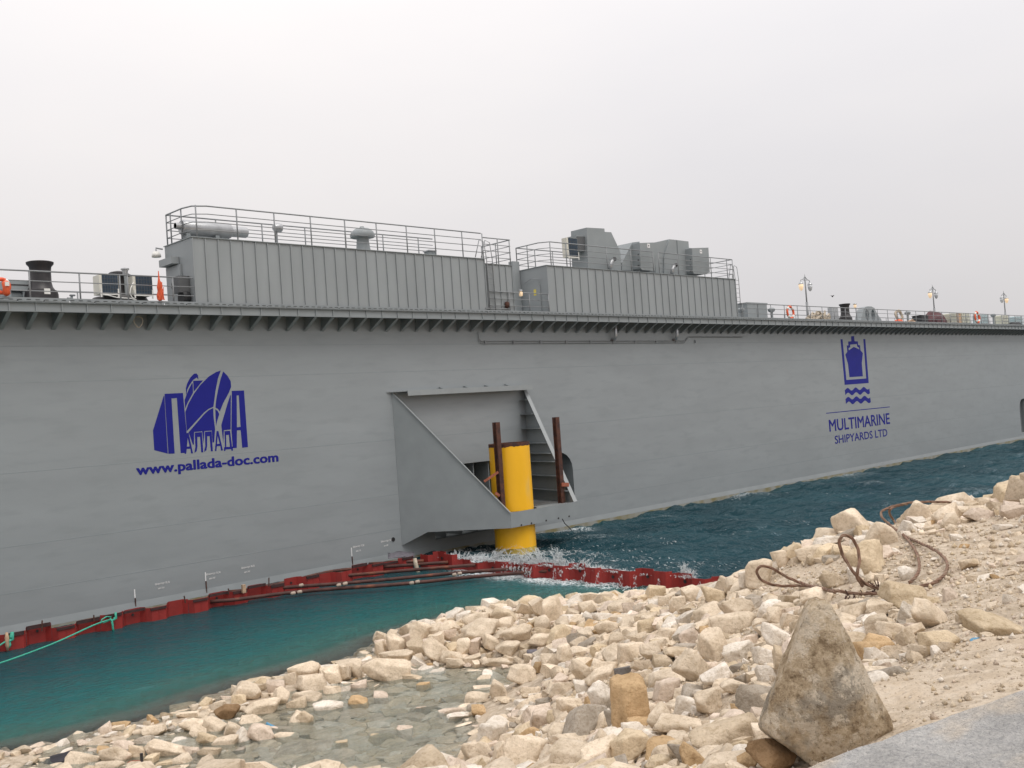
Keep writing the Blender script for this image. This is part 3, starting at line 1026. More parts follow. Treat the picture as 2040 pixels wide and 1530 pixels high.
# white frame marks
for (x, y, w, a, b) in ((309, 1166, 29, 'Шпангоут 75,76', 'шп.151'), (411, 1146.5, 28, 'Шпангоут 71,74', 'шп.147'), (481, 1133.5, 26, 'Шпангоут 70,71', 'шп.141'), (703.5, 1091.5, 22, 'Шпангоут 57,58', 'шп.115'), (759, 1081, 20, 'Шпангоут 54', 'шп.109')):
    t_ = text_on_wall(a, 'frame_mark', x, x + w, y, 3.6, dock, M['markw'], bold=0.04)
    t_ = text_on_wall(b, 'frame_mark', x + 6, x + 6 + w * .42, y + 8, 3.4, dock, M['markw'], bold=0.04)
for (x, y0, y1) in ((268, 1174, 1191), (409, 1140, 1157), (700, 1091, 1108)):
    a, b = on_y(x, y0, PY), on_y(x + 1, y1, PY)
    q = MB(); q.box(a.x - .022, a.x + .022, PY - .001, PY + .001, b.z, a.z); q.build('draught_line', M['markw'], dock)
    q = MB(); q.box(a.x - .018, a.x + .018, HY - .04, HY - .004, b.z - .75, b.z - .02); q.build('rusty_bracket', M['rust'], dock)
# ------------------------------------------------------------------ deckhouses
FY = 38.97
DK = 12.36


def pxz(x, y, Y=FY): return on_y(x, y, Y)


def railing(name_label, pts, h, nrails=3, post_xy=None, rr=.028, cat='railing', group=None, r_top=None):
    """pts: list of (x,y,z) corner points along the foot; posts at given distances or every 1.85 m"""
    pts = [Vector(p) for p in pts]
    root = thing('railing', name_label, cat, pts[0], group)
    hs = h if isinstance(h, (list, tuple)) else [h * (i + 1) / nrails for i in range(nrails)]
    for i, hh in enumerate(hs):
        q = MB(); q.tube([p + Vector((0, 0, hh)) for p in pts], (r_top or rr * 1.15) if i == len(hs) - 1 else rr * .72, 6); q.build('rail', M['rail'], root, smooth=True)
    posts = []
    if post_xy: posts = [Vector(p) for p in post_xy]
    else:
        for a, b in zip(pts[:-1], pts[1:]):
            n = max(1, round((b - a).length / 1.85))
            posts += [a.lerp(b, i / n) for i in range(n)]
        posts.append(pts[-1])
    for p in posts:
        q = MB(); q.tube([p, p + Vector((0, 0, hs[-1]))], rr * 1.1, 6); q.build('post', M['rail'], root, smooth=True)
    return root


def plates_house(label, x0, x1, zt, depth, pitch, name='deckhouse', low=None):
    root = thing(name, label, 'deckhouse', (x0, FY, DK))
    b = MB()
    b.box(x0, x1, FY, FY + depth, DK - .05, zt)
    b.build('wall_box', M['house'], root)
    n = max(1, round((x1 - x0) / pitch))
    for i in range(n + 1):
        x = x0 + (x1 - x0) * i / n
        x = min(max(x, x0 + .03), x1 - .03)
        q = MB(); q.box(x - .03, x + .012, FY - .055, FY - .002, DK - .03, zt - .03); q.build('stiffener', M['house'], root)
    q = MB(); q.box(x0 - .04, x1 + .04, FY - .06, FY + depth + .04, zt + .002, zt + .035); q.build('roof_plate', M['grey'], root)
    return root


h1x0 = pxz(381, 470).x; h1z = pxz(380, 471).z - .03
h1x1 = pxz(965, 519).x
h1d = 2.5
house1 = plates_house('long low grey deckhouse of ribbed plating carrying a silver silencer on its roof', h1x0, h1x1, h1z, h1d, 0.60)
lx1 = pxz(1020, 529).x; lz = pxz(1000, 528).z
low = MB(); low.box(h1x1 + .005, lx1, FY + .02, FY + h1d - .1, DK - .05, lz); lowp = low.build('lower_end', M['house'], house1)
for i in range(5):
    x = h1x1 + .12 + (lx1 - h1x1 - .15) * i / 4
    q = MB(); q.box(x - .02, x + .02, FY - .03, FY + .018, DK - .03, lz - .02); q.build('stiffener', M['house'], lowp)
q = MB(); q.box(h1x1, lx1 + .03, FY - .04, FY + h1d - .06, lz + .002, lz + .03); q.build('roof_plate', M['grey'], lowp)
# end door with its frame, handwheel and cable box on the left end
dr = MB(); dr.box(h1x0 - .10, h1x0 - .01, FY + 1.0, FY + 2.3, DK, DK + 1.0 + .85); d_ = dr.build('door', M['house'], house1)
q = MB(); q.lathe([(.22, -.02), (.26, 0), (.22, .02)], (h1x0 - .16, FY + 1.5, DK + 1.0), 16, 'X'); q.build('handle', M['black'], d_)
q = MB(); q.box(h1x0 - .35, h1x0 - .02, FY + 1.2, FY + 2.4, DK + 1.9, DK + 2.2); q.build('ventilation_hood', M['house'], house1)
q = MB(); q.box(h1x0 - .5, h1x0 - .02, FY + .35, FY + .85, DK + 0.55, DK + 1.25); q.build('motor_box', M['dark'], house1)
q = MB(); q.lathe([(.3, 0), (.34, .12), (.3, .3)], (h1x0 - .35, FY + .55, DK + .35), 16, 'X'); q.build('fan_housing', M['rubber'], house1)
q = MB()
lp = on_x(321, 498, h1x0)
q.lathe([(.0, .16), (.12, .14), (.19, .02), (.20, -.10), (0, -.10)], (h1x0 - .28, lp.y - .1, h1z - .32), 18)
lmp = q.build('deck_lamp', M['white'], house1, smooth=True)
q = MB(); q.tube([(h1x0 - .28, lp.y - .1, h1z - .18), (h1x0 - .28, lp.y - .1, h1z - .02), (h1x0 + .02, lp.y - .1, h1z - .05)], .04, 6); q.build('lamp_bracket', M['galv'], lmp)

# roof railings: front, left return, back
rh = pxz(371, 406, FY).z - h1z - .03
fx = [pxz(x, 480).x for x in (394.6, 475.4, 550, 622, 690, 752.5, 812, 868, 922, 962)]
fp = [(x, FY + .05, h1z + .03) for x in fx] + [(h1x0 + .1, FY + 1.0, h1z + .03), (h1x0 + .1, FY + 2.0, h1z + .03)]
railing('roof railing along the front edge of the long deckhouse', [(h1x0 + .1, FY + h1d - .1, h1z + .03), (h1x0 + .1, FY + .9, h1z + .03), (h1x0 + .25, FY + .3, h1z + .03), (h1x0 + .8, FY + .05, h1z + .03), (h1x1 - .1, FY + .05, h1z + .03)], [rh * .25, rh * .5, rh * .75, rh], post_xy=fp)
bx = [h1x0 + .1 + 2.35 * i for i in range(7)]
railing('roof railing along the back edge of the long deckhouse', [(h1x0 + .1, FY + h1d - .1, h1z + .03), (h1x1 - 1.5, FY + h1d - .1, h1z + .03)], [rh * .25, rh * .5, rh * .75, rh], post_xy=[(x, FY + h1d - .1, h1z + .03) for x in bx])
railing('short railing over the low right end of the long deckhouse', [(h1x1 + .05, FY + .05, lz + .03), (lx1, FY + .05, lz + .03), (lx1, FY + h1d - .15, lz + .03)], [.35, .7, 1.05, 1.4][:4], post_xy=[(h1x1 + 1.1, FY + .05, lz + .03), (lx1 - .05, FY + .05, lz + .03), (lx1, FY + 1.2, lz + .03), (lx1, FY + h1d - .15, lz + .03)])


def ladder(label, xa, y, z0, z1, w=.42, hoop=True, lean=0.0):
    root = thing('ladder', label, 'ladder', (xa, y, z0))
    for s_ in (0, w):
        q = MB(); q.tube([(xa + s_ + lean, y, z0), (xa + s_, y, z1), (xa + s_ - .12 * (1 if s_ == 0 else 1), y, z1 + .9), (xa + s_ - .45, y, z1 + 1.0), (xa + s_ - .8, y, z1 + .05)] if hoop else [(xa + s_, y, z0), (xa + s_, y, z1)], .024, 6)
        q.build('side_rail', M['rail'], root, smooth=True)
    n = int((z1 - z0) / .3)
    for i in range(1, n + 1):
        z = z0 + i * .3
        q = MB(); q.tube([(xa, y, z), (xa + w, y, z)], .016, 6); q.build('rung', M['rail'], root)
    return root


ladder('grey ladder up the right end of the long deckhouse', h1x1 + .05, FY - .12, DK, h1z)

# silencer on the roof
sa = on_y(350, 454, FY + 1.1); sb = on_y(455, 463, FY + 1.1)
sil = thing('exhaust_silencer', 'big silver horizontal exhaust silencer on the roof of the long deckhouse', 'silencer', (sa.x, FY + 1.1, h1z))
zc = h1z + .62
L1 = sb.x - sa.x
q = MB(); q.lathe([(0, .25), (.30, .25), (.34, .33), (.34, L1), (.30, L1 + .08), (0, L1 + .08)], (sa.x, FY + 1.1, zc), 24, 'X'); auto_smooth(q.build('silencer_drum', M['galv'], sil))
q = MB(); q.lathe([(.135, -.02), (.15, .25)], (sa.x, FY + 1.1, zc + .05), 16, 'X'); auto_smooth(q.build('tail_pipe', M['galv'], sil))
q = MB(); q.lathe([(0, -.025), (.12, -.025)], (sa.x, FY + 1.1, zc + .05), 16, 'X'); q.build('pipe_mouth', M['black'], sil)
q = MB(); q.lathe([(.24, L1 + .08), (.24, L1 + .85), (.2, L1 + .9)], (sa.x, FY + 1.1, zc), 20, 'X'); auto_smooth(q.build('inlet_drum', M['galv'], sil))
for f in (.35, 1.7):
    q = MB(); q.box(sa.x + f, sa.x + f + .18, FY + .85, FY + 1.35, h1z + .03, zc - .27); q.build('saddle', M['grey'], sil)

# mushroom vent
mv = on_y(724, 499, FY + 1.2)
vent = thing('mushroom_vent', 'domed grey mushroom vent in the middle of the long deckhouse roof', 'vent', (mv.x, FY + 1.2, h1z))
q = MB(); q.lathe([(.40, 0.03), (.34, .35), (.30, .75), (.31, .9)], (mv.x, FY + 1.2, h1z), 20); auto_smooth(q.build('vent_neck', M['grey'], vent))
q = MB(); q.lathe([(.0, .80), (.60, .88), (.62, .98), (.55, 1.15), (.36, 1.3), (.12, 1.36), (.10, 1.42), (0, 1.42)], (mv.x, FY + 1.2, h1z), 24); auto_smooth(q.build('vent_cap', M['grey'], vent))
ev = on_y(857, 512, FY + 1.0)
hb_ = thing('roof_hatch_box', 'small flat box with a lid near the right end of the long deckhouse roof', 'hatch', (ev.x, FY + 1.0, h1z))
q = MB(); q.box(ev.x - .22, ev.x + .22, FY + .8, FY + 1.2, h1z + .03, h1z + .38); q.build('hatch_body', M['grey'], hb_)
q = MB(); q.box(ev.x - .27, ev.x + .27, FY + .75, FY + 1.25, h1z + .383, h1z + .44); q.build('lid', M['galv'], hb_)
# searchlight on the roof
sv = on_y(552, 485, FY + .9)
sl_ = thing('searchlight', 'small round searchlight on a post above the long deckhouse', 'searchlight', (sv.x, FY + .9, h1z))
q = MB(); q.tube([(sv.x, FY + .9, h1z + .03), (sv.x, FY + .9, h1z + .75)], .05, 8); q.build('post', M['rail'], sl_)
q = MB(); q.lathe([(.0, -.22), (.16, -.2), (.22, 0), (.2, .16), (0, .2)], (sv.x + .06, FY + .85, h1z + .92), 16, 'X'); auto_smooth(q.build('lamp_head', M['galv'], sl_))

# ---- second deckhouse
h2x0 = pxz(1087.5, 528).x; h2x1 = pxz(1464, 555).x; h2z = pxz(1270, 541.5).z - .03
house2 = plates_house('shorter grey ribbed deckhouse with sheet metal ducts on its roof', h2x0, h2x1, h2z, 2.5, 0.70)
dr = MB()
hh = [(FY + .55, DK + .12), (FY + 1.45, DK + .12), (FY + 1.45, DK + 1.75), (FY + 1.3, DK + 1.95), (FY + .7, DK + 1.95), (FY + .55, DK + 1.75)]
dr.prism([(h2x0 - .06, y, z) for y, z in hh], (.05, 0, 0)); d2 = dr.build('door', M['house'], house2)
q = MB(); q.box(h2x0 - .066, h2x0 - .062, FY + .85, FY + 1.05, DK + 1.15, DK + 1.5); q.build('yellow_label', M['ylabel'], d2)
q = MB(); q.tube([(h2x0 - .1, FY + 1.7, DK + 1.2 * 0 + 1.95), (h2x0 - .25, FY + 1.0, DK + 2.12), (h2x0 - .1, FY + .4, DK + 2.0)], .02, 6); q.build('rain_gutter', M['rail'], house2)
q = MB(); q.box(h2x0 - .55, h2x0 - .02, FY + 2.1, FY + 2.45, DK, h2z + .55); q.build('cable_trunk', M['house'], house2)
rh2 = pxz(1087, 481.5).z - h2z
r2x = [pxz(x, 500).x for x in (1130, 1211, 1260, 1352)]
railing('roof railing along the front of the ducted deckhouse, left stretch', [(h2x0 + .1, FY + 2.4, h2z + .03), (h2x0 + .1, FY + .6, h2z + .03), (h2x0 + .5, FY + .05, h2z + .03), (pxz(1303, 520).x, FY + .05, h2z + .03)], [rh2 * .25, rh2 * .5, rh2 * .75, rh2], post_xy=[(h2x0 + .1, FY + 1.5, h2z + .03), (h2x0 + .1, FY + 2.4, h2z + .03), (h2x0 + .5, FY + .05, h2z + .03)] + [(pxz(x, 530).x, FY + .05, h2z + .03) for x in (1131, 1211.5, 1259, 1303)])
railing('roof railing along the front of the ducted deckhouse, right stretch', [(pxz(1314, 520).x, FY + .05, h2z + .03), (h2x1 - .1, FY + .05, h2z + .03), (h2x1 - .1, FY + 2.4, h2z + .03)], [rh2 * .25, rh2 * .5, rh2 * .75, rh2], post_xy=[(pxz(x, 540).x, FY + .05, h2z + .03) for x in (1315, 1353, 1418, 1450)] + [(h2x1 - .1, FY + .05, h2z + .03), (h2x1 - .1, FY + 2.4, h2z + .03)])
railing('roof railing along the back of the ducted deckhouse', [(h2x0 + .1, FY + 2.4, h2z + .03), (h2x0 + 6.5, FY + 2.4, h2z + .03)], [rh2 * .25, rh2 * .5, rh2 * .75, rh2], post_xy=[(h2x0 + .1 + 1.55 * i, FY + 2.4, h2z + .03) for i in range(5)])
ladder('grey ladder down the right end of the ducted deckhouse', h2x1 + .12, FY + .05, DK, h2z)

DY = FY + .9
zz3 = lambda x, y: (1000 + x / 4.08, 430 + y / 4.08)


def duct(poly, y0, d, name, parent, material=None):
    q = MB()
    q.prism([on_y(*zz3(x, y), y0) for x, y in poly], (0, d, 0))
    return q.build(name, material or M['grey'], parent)


ua = thing('air_intake_duct', 'tall grey sheet metal duct with a sloping right side on the second deckhouse', 'duct', on_y(*zz3(830, 430), DY))
duct([(688, 95), (833, 103), (835, 130), (888, 133), (962, 290), (970, 445), (700, 425)], DY, 1.3, 'duct_body', ua)
duct([(602, 158), (686, 163), (694, 292), (611, 284)], DY + .25, .9, 'louvre_box', ua)
duct([(612, 166), (684, 170), (690, 284), (620, 277)], DY + .18, .06, 'louvre', ua, M['dark'])
for xx in (645, 838): pass
ub = thing('exhaust_duct', 'low wide faceted grey duct on the right half of the second deckhouse', 'duct', on_y(*zz3(1250, 460), DY))
duct([(975, 382), (1060, 216), (1118, 209), (1125, 450), (975, 440)], DY + .1, 1.2, 'duct_body', ub)
duct([(1250, 216), (1358, 190), (1318, 330), (1316, 478), (1250, 465)], DY + .15, 1.1, 'duct_body', ub)
duct([(1360, 190), (1422, 196), (1440, 485), (1318, 478), (1320, 330)], DY + .05, 1.1, 'duct_body', ub)
duct([(1424, 197), (1516, 208), (1520, 260), (1548, 264), (1552, 492), (1442, 486)], DY, 1.1, 'duct_body', ub)
for lab, poly, lx, ly in (('square grey filter box with a white sign, left of the bent pipe', [(1120, 220), (1255, 216), (1262, 300), (1240, 448), (1140, 440), (1128, 425)], 1192, 243),
                          ('square grey filter box with a white sign at the right end of the second deckhouse', [(1545, 262), (1678, 258), (1690, 460), (1648, 476), (1560, 470), (1552, 450)], 1617, 290)):
    fb = thing('filter_box', lab, 'filter box', on_y(*zz3(lx, ly + 200), DY - .5), 'filter boxes on the second deckhouse')
    duct(poly, DY - .55, .95, 'box_body', fb)
    p = on_y(*zz3(lx, ly), DY - .56)
    q = MB(); q.box(p.x - .13, p.x + .13, DY - .564, DY - .556, p.z - .13, p.z + .13); sg = q.build('white_sign', M['markw'], fb)
    q = MB(); q.box(p.x - .045, p.x + .045, DY - .568, DY - .565, p.z - .045, p.z + .045); q.build('black_mark', M['black'], sg)
    q = MB()
    for k in range(5):
        a = on_y(*zz3(poly[0][0] - 8, poly[0][1] + 50 + k * 45), DY - .4)
        q.box(a.x - .06, a.x + .06, DY - .45, DY - .35, a.z - .05, a.z + .05)
    q.build('hinge', M['dark'], fb)
for lab, pts, mouth in (('short bent exhaust pipe with a black mouth on the left of the second deckhouse roof', [(878, 432), (884, 390), (892, 372), (905, 356)], (918, 348)),
                        ('short bent exhaust pipe with a black mouth between the two filter boxes', [(1382, 470), (1386, 435), (1393, 418), (1405, 406)], (1418, 398))):
    ep = thing('exhaust_pipe', lab, 'exhaust pipe', on_y(*zz3(*pts[0]), DY - .45), 'bent exhaust pipes on the second deckhouse')
    P3 = [on_y(*zz3(*p), DY - .45) for p in pts]
    q = MB(); q.tube(P3, .12, 12); q.build('pipe', M['galv'], ep, smooth=True)
    q = MB(); q.tube([P3[-1] - (P3[-1] - P3[-2]) * .2, on_y(*zz3(*mouth), DY - .45)], .125, 12); q.build('pipe_mouth', M['black'], ep, smooth=True)


def ac_unit(label, x, y, z, w=.85, hh=.62, d=.34, group='air conditioner units on deck', fin=6):
    """casing with a dark coil face towards the water and a white front frame"""
    a = thing('air_conditioner', label, 'air conditioner', (x, y, z), group)
    q = MB(); q.box(x, x + w, y, y + d, z, z + hh); q.build('casing', M['cream'], a)
    q = MB(); q.box(x + .14 * w, x + .98 * w, y - .012, y - .002, z + .05, z + hh - .01); c = q.build('coil', M['coil'], a)
    q = MB()
    for i in range(1, fin): q.box(x + .14 * w + .84 * w * i / fin - .006, x + .14 * w + .84 * w * i / fin + .006, y - .022, y - .013, z + .05, z + hh - .01)
    for i in range(1, 5): q.box(x + .14 * w, x + .98 * w, y - .022, y - .0135, z + .05 + (hh - .06) * i / 5 - .005, z + .05 + (hh - .06) * i / 5 + .005)
    q.build('guard_grille', M['dark'], a)
    for sx in (x + .02, x + w - .06):
        q = MB(); q.box(sx, sx + .05, y - .07, y - .025, z - .14, z + .28 * hh); q.build('leg', M['white'], a)
    q = MB(); q.box(x, x + w, y - .06, y - .024, z - .04, z + .02); q.build('front_frame', M['white'], a)
    return a


p = on_y(*zz3(535, 333), DY - .4)
ac_unit('small white air conditioner unit hung on the roof railing of the second deckhouse', p.x, DY - .4, p.z, .95, 1.15, .4, None, 4)

# ------------------------------------------------------------------ deck railings
RY = 38.93
rt = on_y(158.5, 544, RY).z - DK
lft = [(12.52 + .3 - 6 * 1.876 - 1.876 * 1, RY, DK)]
railing('deck railing left of the long deckhouse', [(1.5, RY, DK), (h1x0 - .06, RY, DK)], [rt * .32, rt * .66, rt],
        post_xy=[(on_y(x, 560, RY).x, RY, DK) for x in (58.7, 158.5, 238.5, 254, 344)] + [(on_y(58.7, 560, RY).x - 1.85 * i, RY, DK) for i in range(1, 6)])
gx0, gx1 = on_y(972, 585, RY).x, h2x0 - .05
railing('short deck railing in the gap between the two deckhouses', [(gx0, RY - .02, DK), (gx1, RY - .02, DK)], [rt * .32, rt * .66, rt])
railing('long deck railing right of the second deckhouse', [(h2x1 + .3, RY, DK), (148, RY, DK)], [rt * .32, rt * .66, rt * .97],
        post_xy=[(h2x1 + .6 + 1.876 * i, RY, DK) for i in range(46)])
railing('far deck railing on the other edge of the dock wall', [(1.5, 43.9, DK), (148, 43.9, DK)], [rt * .5, rt], post_xy=[(2 + 1.876 * i, 43.9, DK) for i in range(77)])


# ------------------------------------------------------------------ things on the deck, left end
def ring_buoy(label, c, r=.36, t=.075, group='lifebuoys on the deck railing', tilt=0.2):
    a = thing('lifebuoy', label, 'lifebuoy', c, group)
    pts = [Vector(c) + Vector((r * math.cos(x), tilt * r * math.sin(x) * .3, r * math.sin(x))) for x in np.linspace(0, 2 * math.pi, 25)[:-1]]
    q = MB(); q.tube(pts, t, 10, closed=True); q.build('ring', M['orange'], a, smooth=True)
    for k in range(4):
        i = k * 6 + 3
        seg = [pts[(i + j) % 24] for j in (-1, 0, 1)]
        q = MB(); q.tube(seg, t + .006, 10); q.build('white_band', M['white'], a, smooth=True)
    q = MB(); q.tube([p + (p - Vector(c)) * .25 for p in pts], .012, 5, closed=True); q.build('grab_line', M['rope'], a)
    return a


c = on_y(3, 570, RY - .08)
ring_buoy('orange lifebuoy cut by the left edge of the picture', (c.x, RY - .1, c.z), .25, .075)
q_ = thing('lifejacket', 'folded orange lifejacket slung on the railing beside the left edge lifebuoy', 'lifejacket', (c.x + .12, RY - .22, c.z - .3))
q = MB(); q.lathe([(.05, -.28), (.14, -.2), (.12, 0), (.15, .2), (.06, .28)], (c.x + .1, RY - .25, c.z - .1), 10); q.build('jacket_body', M['orange'], q_, smooth=True)
q = MB(); q.box(c.x + .02, c.x + .17, RY - .41, RY - .385, c.z - .03, c.z + .12); q.build('white_patch', M['white'], q_)

# roller fairlead frame
YF = 41.0
def deckz(Y): return DK
fx0, fx1 = on_y(14, 590, YF).x, on_y(63, 590, YF).x
ft = on_y(30, 557.5, YF).z
fl = thing('fairlead', 'grey box shaped fairlead left of the near black capstan', 'fairlead', (fx0, YF, DK))
q = MB(); q.box(fx0, fx1, YF, YF + .8, ft - .42, ft); q.build('top_beam', M['grey'], fl)
for a, b in ((fx0, on_y(23, 585, YF).x), (on_y(46.5, 585, YF).x, fx1)):
    q = MB(); q.box(a, b, YF + .03, YF + .77, DK - .05, ft - .423); q.build('side_post', M['grey'], fl)
q = MB(); q.tube([(fx0 - 1.6, YF + .3, ft - .60), (fx1 - .1, YF + .3, ft - .60)], .2, 14); q.build('roller', M['grey'], fl, smooth=True)
q = MB(); q.box(fx0 + .08, fx1 - .1, YF - .012, YF - .002, ft - .22, ft - .17); q.build('slot', M['black'], fl)


def capstan(label, x, y, ztop, r, base_w, plate=True, dome=False, group='black capstans on the deck'):
    H_ = ztop - DK
    a = thing('capstan', label, 'capstan', (x, y, DK), group)
    q = MB()
    bw = base_w
    hb2 = H_ * .36
    q.lathe([(bw, 0), (bw, hb2 * .75), (bw * .93, hb2), (r * 1.25, hb2 + .02)], (x, y, DK), 28); auto_smooth(q.build('base', M['black'], a))
    q = MB()
    q.lathe([(r * 1.25, hb2 + .022), (r * 1.05, hb2 + .15), (r * .95, H_ * .55), (r * .95, H_ * .8), (r * 1.0, H_ * .9), (r * 1.22, H_ * .96), (r * 1.24, H_), (r * 1.1, H_ + .02)], (x, y, DK), 28)
    auto_smooth(q.build('drum', M['black'], a), 50)
    if dome:
        q = MB(); q.lathe([(r * 1.1, H_ + .022), (r * .8, H_ + .12), (r * .3, H_ + .17), (0, H_ + .18)], (x, y, DK), 24); q.build('dome', M['black'], a, smooth=True)
    if plate:
        q = MB(); q.box(x - .11, x + .11, y - bw - .02, y - bw + .03, DK + .44, DK + .66); q.build('rating_plate', M['white'], a)
    return a


cy = 40.9
cx = on_y(83, 590, cy).x
ct = on_y(81, 523, cy).z
capstan('tall black bell mouthed capstan near the left end of the deck', cx, cy, ct, .41, .62)
cy2 = 41.6
cx2 = on_y(238, 590, cy2).x
capstan('black dome topped capstan hidden behind two white air conditioners', cx2, cy2, on_y(250, 549, cy2).z, .42, (on_y(290, 595, cy2).x - on_y(181, 595, cy2).x) / 2 * .98, plate=False, dome=True)
YA = 40.4
for lab, xa, xb, zb, zt_ in (('white air conditioner with dark coil, left one of the pair before the dome capstan', 199, 240, 585, 547), ('white air conditioner with dark coil, right one of the pair before the dome capstan', 266, 308, 587.5, 549)):
    a, b = on_y(xa, zb, YA), on_y(xb - 3, zb, YA)
    ac_unit(lab, a.x, YA, on_y(xa, zb, YA).z, (b.x - a.x), on_y(xa, zt_, YA).z - on_y(xa, zb, YA).z, .62)
lp = on_y(249, 540, YA + .2)
dl = thing('deck_lamp', 'small deck lamp on a post between the pair of air conditioners', 'lamp', (lp.x, YA + .2, DK), 'small deck lamps')
q = MB(); q.tube([(lp.x, YA + .2, DK), (lp.x, YA + .2, lp.z)], .06, 8); q.build('post', M['grey'], dl)
q = MB(); q.lathe([(.10, -.18), (.12, -.02), (.17, 0), (.17, .05), (.06, .09), (0, .09)], (lp.x, YA + .2, lp.z + .05), 14); auto_smooth(q.build('lamp_head', M['galv'], dl))
hz = thing('hose_run', 'white hoses trailing from the pair of air conditioners', 'hose', on_y(210, 588, YA - .2))
q = MB(); q.tube([on_y(x, y, YA - .25) for x, y in ((203, 586), (215, 588), (232, 592.5), (250, 594), (262, 594.5), (272, 599))], .022, 6); q.build('hose', M['white'], hz, smooth=True)
q = MB(); q.tube([on_y(x, y, YA - .25) for x, y in ((266, 562), (260, 575), (259, 585), (263, 592), (272, 598))], .022, 6); q.build('hose', M['white'], hz, smooth=True)
hy = thing('fire_hydrant', 'small grey hydrant valve between the tall capstan and the air conditioners', 'hydrant', on_y(141, 594, 40.2))
a = on_y(143, 594, 40.2)
q = MB(); q.tube([(a.x, 40.2, DK), (a.x, 40.2, DK + .38)], .05, 8); q.tube([(a.x, 40.2, DK + .28), (a.x - .2, 40.1, DK + .27)], .04, 8); q.build('valve_body', M['grey'], hy)
q = MB(); q.lathe([(.10, 0), (.12, .03), (.10, .06)], (a.x + .03, 40.2, DK + .38), 12); q.build('handwheel', M['rail'], hy)
lj = thing('lifejacket', 'orange net bag of floats hanging beside the end of the long deckhouse', 'float bag', on_y(317, 590, RY - .1))
lc = on_y(317, 575, RY - .12)
q = MB(); q.lathe([(.015, .72), (.03, .45), (.06, .25), (.10, .05), (.08, -.1), (.13, -.3), (.11, -.45), (.05, -.5)], (lc.x, RY - .15, lc.z), 9); q.build('net_bag', M['orange'], lj)
q = MB()
rr_ = random.Random(3)
for k in range(14): q.beam((lc.x + rr_.uniform(-.16, .16), RY - .3, lc.z - .48), (lc.x + rr_.uniform(-.10, .10), RY - .32, lc.z + rr_.uniform(-.2, .3)), .022, .02)
q.build('lashing', M['orange'], lj)
# lamps and winch in the gap between the houses
for lab, x, y, base in (('lit deck lamp on the gap railing beside the door of the second deckhouse', 1037.5, 583, 600),):
    p = on_y(x, y, RY)
    a = thing('deck_lamp', lab, 'lamp', (p.x, RY, p.z - .3), 'small deck lamps')
    q = MB(); q.lathe([(.05, -.2), (.10, -.18), (.11, 0), (.07, .06)], p, 12); q.build('lamp_glass', M['lit'], a, smooth=True)
    q = MB(); q.lathe([(.11, .061), (.13, .10), (.08, .16), (0, .17)], p, 12); q.build('cap', M['galv'], a, smooth=True)
p = on_y(1010, 606, RY - .05)
a = thing('winch_motor', 'small rusty winch motor on the gap railing at the low end of the long deckhouse', 'motor', (p.x, RY - .05, p.z - .2))
q = MB(); q.lathe([(.02, -.22), (.13, -.18), (.13, .10), (.05, .14)], p, 12); q.build('motor_body', M['rust'], a, smooth=True)
q = MB(); q.box(p.x - 1.6, p.x + .15, RY - .09, RY - .03, p.z - .28, p.z - .23); q.build('mount_bar', M['rail'], a)

# ------------------------------------------------------------------ things on the deck, right end
z4 = lambda x, y: (1460 + x / 3.517, 540 + y / 3.517)
DYR = 41.0


def deck_x(x, Y=DYR): return on_y(*z4(x, 335), Y).x
def deck_top(x, y, Y=DYR): return on_y(*z4(x, y), Y).z


def small_vent(label, x, ytop, kind='vent'):
    X, zt = deck_x(x), deck_top(x, ytop)
    a = thing('deck_vent', label, 'vent', (X, DYR, DK), 'small round vents on the right deck')
    q = MB(); q.tube([(X, DYR, DK), (X, DYR, zt - .2)], .1, 10); q.build('vent_pipe', M['grey'], a)
    q = MB(); q.lathe([(.2, -.32), (.28, -.2), (.28, -.1), (.15, 0), (0, 0)], (X, DYR, zt), 16); auto_smooth(q.build('vent_head', M['grey'], a))


small_vent('small round headed vent just right of the second deckhouse', 64, 258)
small_vent('small round headed vent between the grey cabinet and the lifebuoy', 275, 258)
small_vent('small round headed vent right of the propped hose reel', 1227, 282)
small_vent('small round headed vent before the third lamp post', 1826, 300)
xa, xb, xc = deck_x(108), deck_x(180), deck_x(245)
zt_ = deck_top(180, 224)
cb = thing('deck_cabinet', 'large plain grey steel cabinet right of the second deckhouse', 'cabinet', (xa, DYR, DK))
q = MB(); q.box(xa, xc, DYR, DYR + 1.0, DK, zt_ - .05); q.build('cabinet_body', M['grey'], cb)
q = MB(); q.box(xa - .05, xc + .05, DYR - .05, DYR + 1.05, zt_ - .047, zt_ + .02); q.build('cabinet_top', M['grey'], cb)
q = MB(); q.box(xb - .015, xb + .015, DYR - .02, DYR - .002, DK + .1, zt_ - .1); q.build('door_gap', M['dark'], cb)
c = on_y(*z4(401, 290), RY - .08)
ring_buoy('orange lifebuoy on the railing right of the grey cabinet', (c.x, RY - .1, c.z), .44, .085)
c = on_y(*z4(1710, 325), RY - .08)
ring_buoy('far orange lifebuoy before the pale tanks', (c.x, RY - .1, c.z), .52, .11)
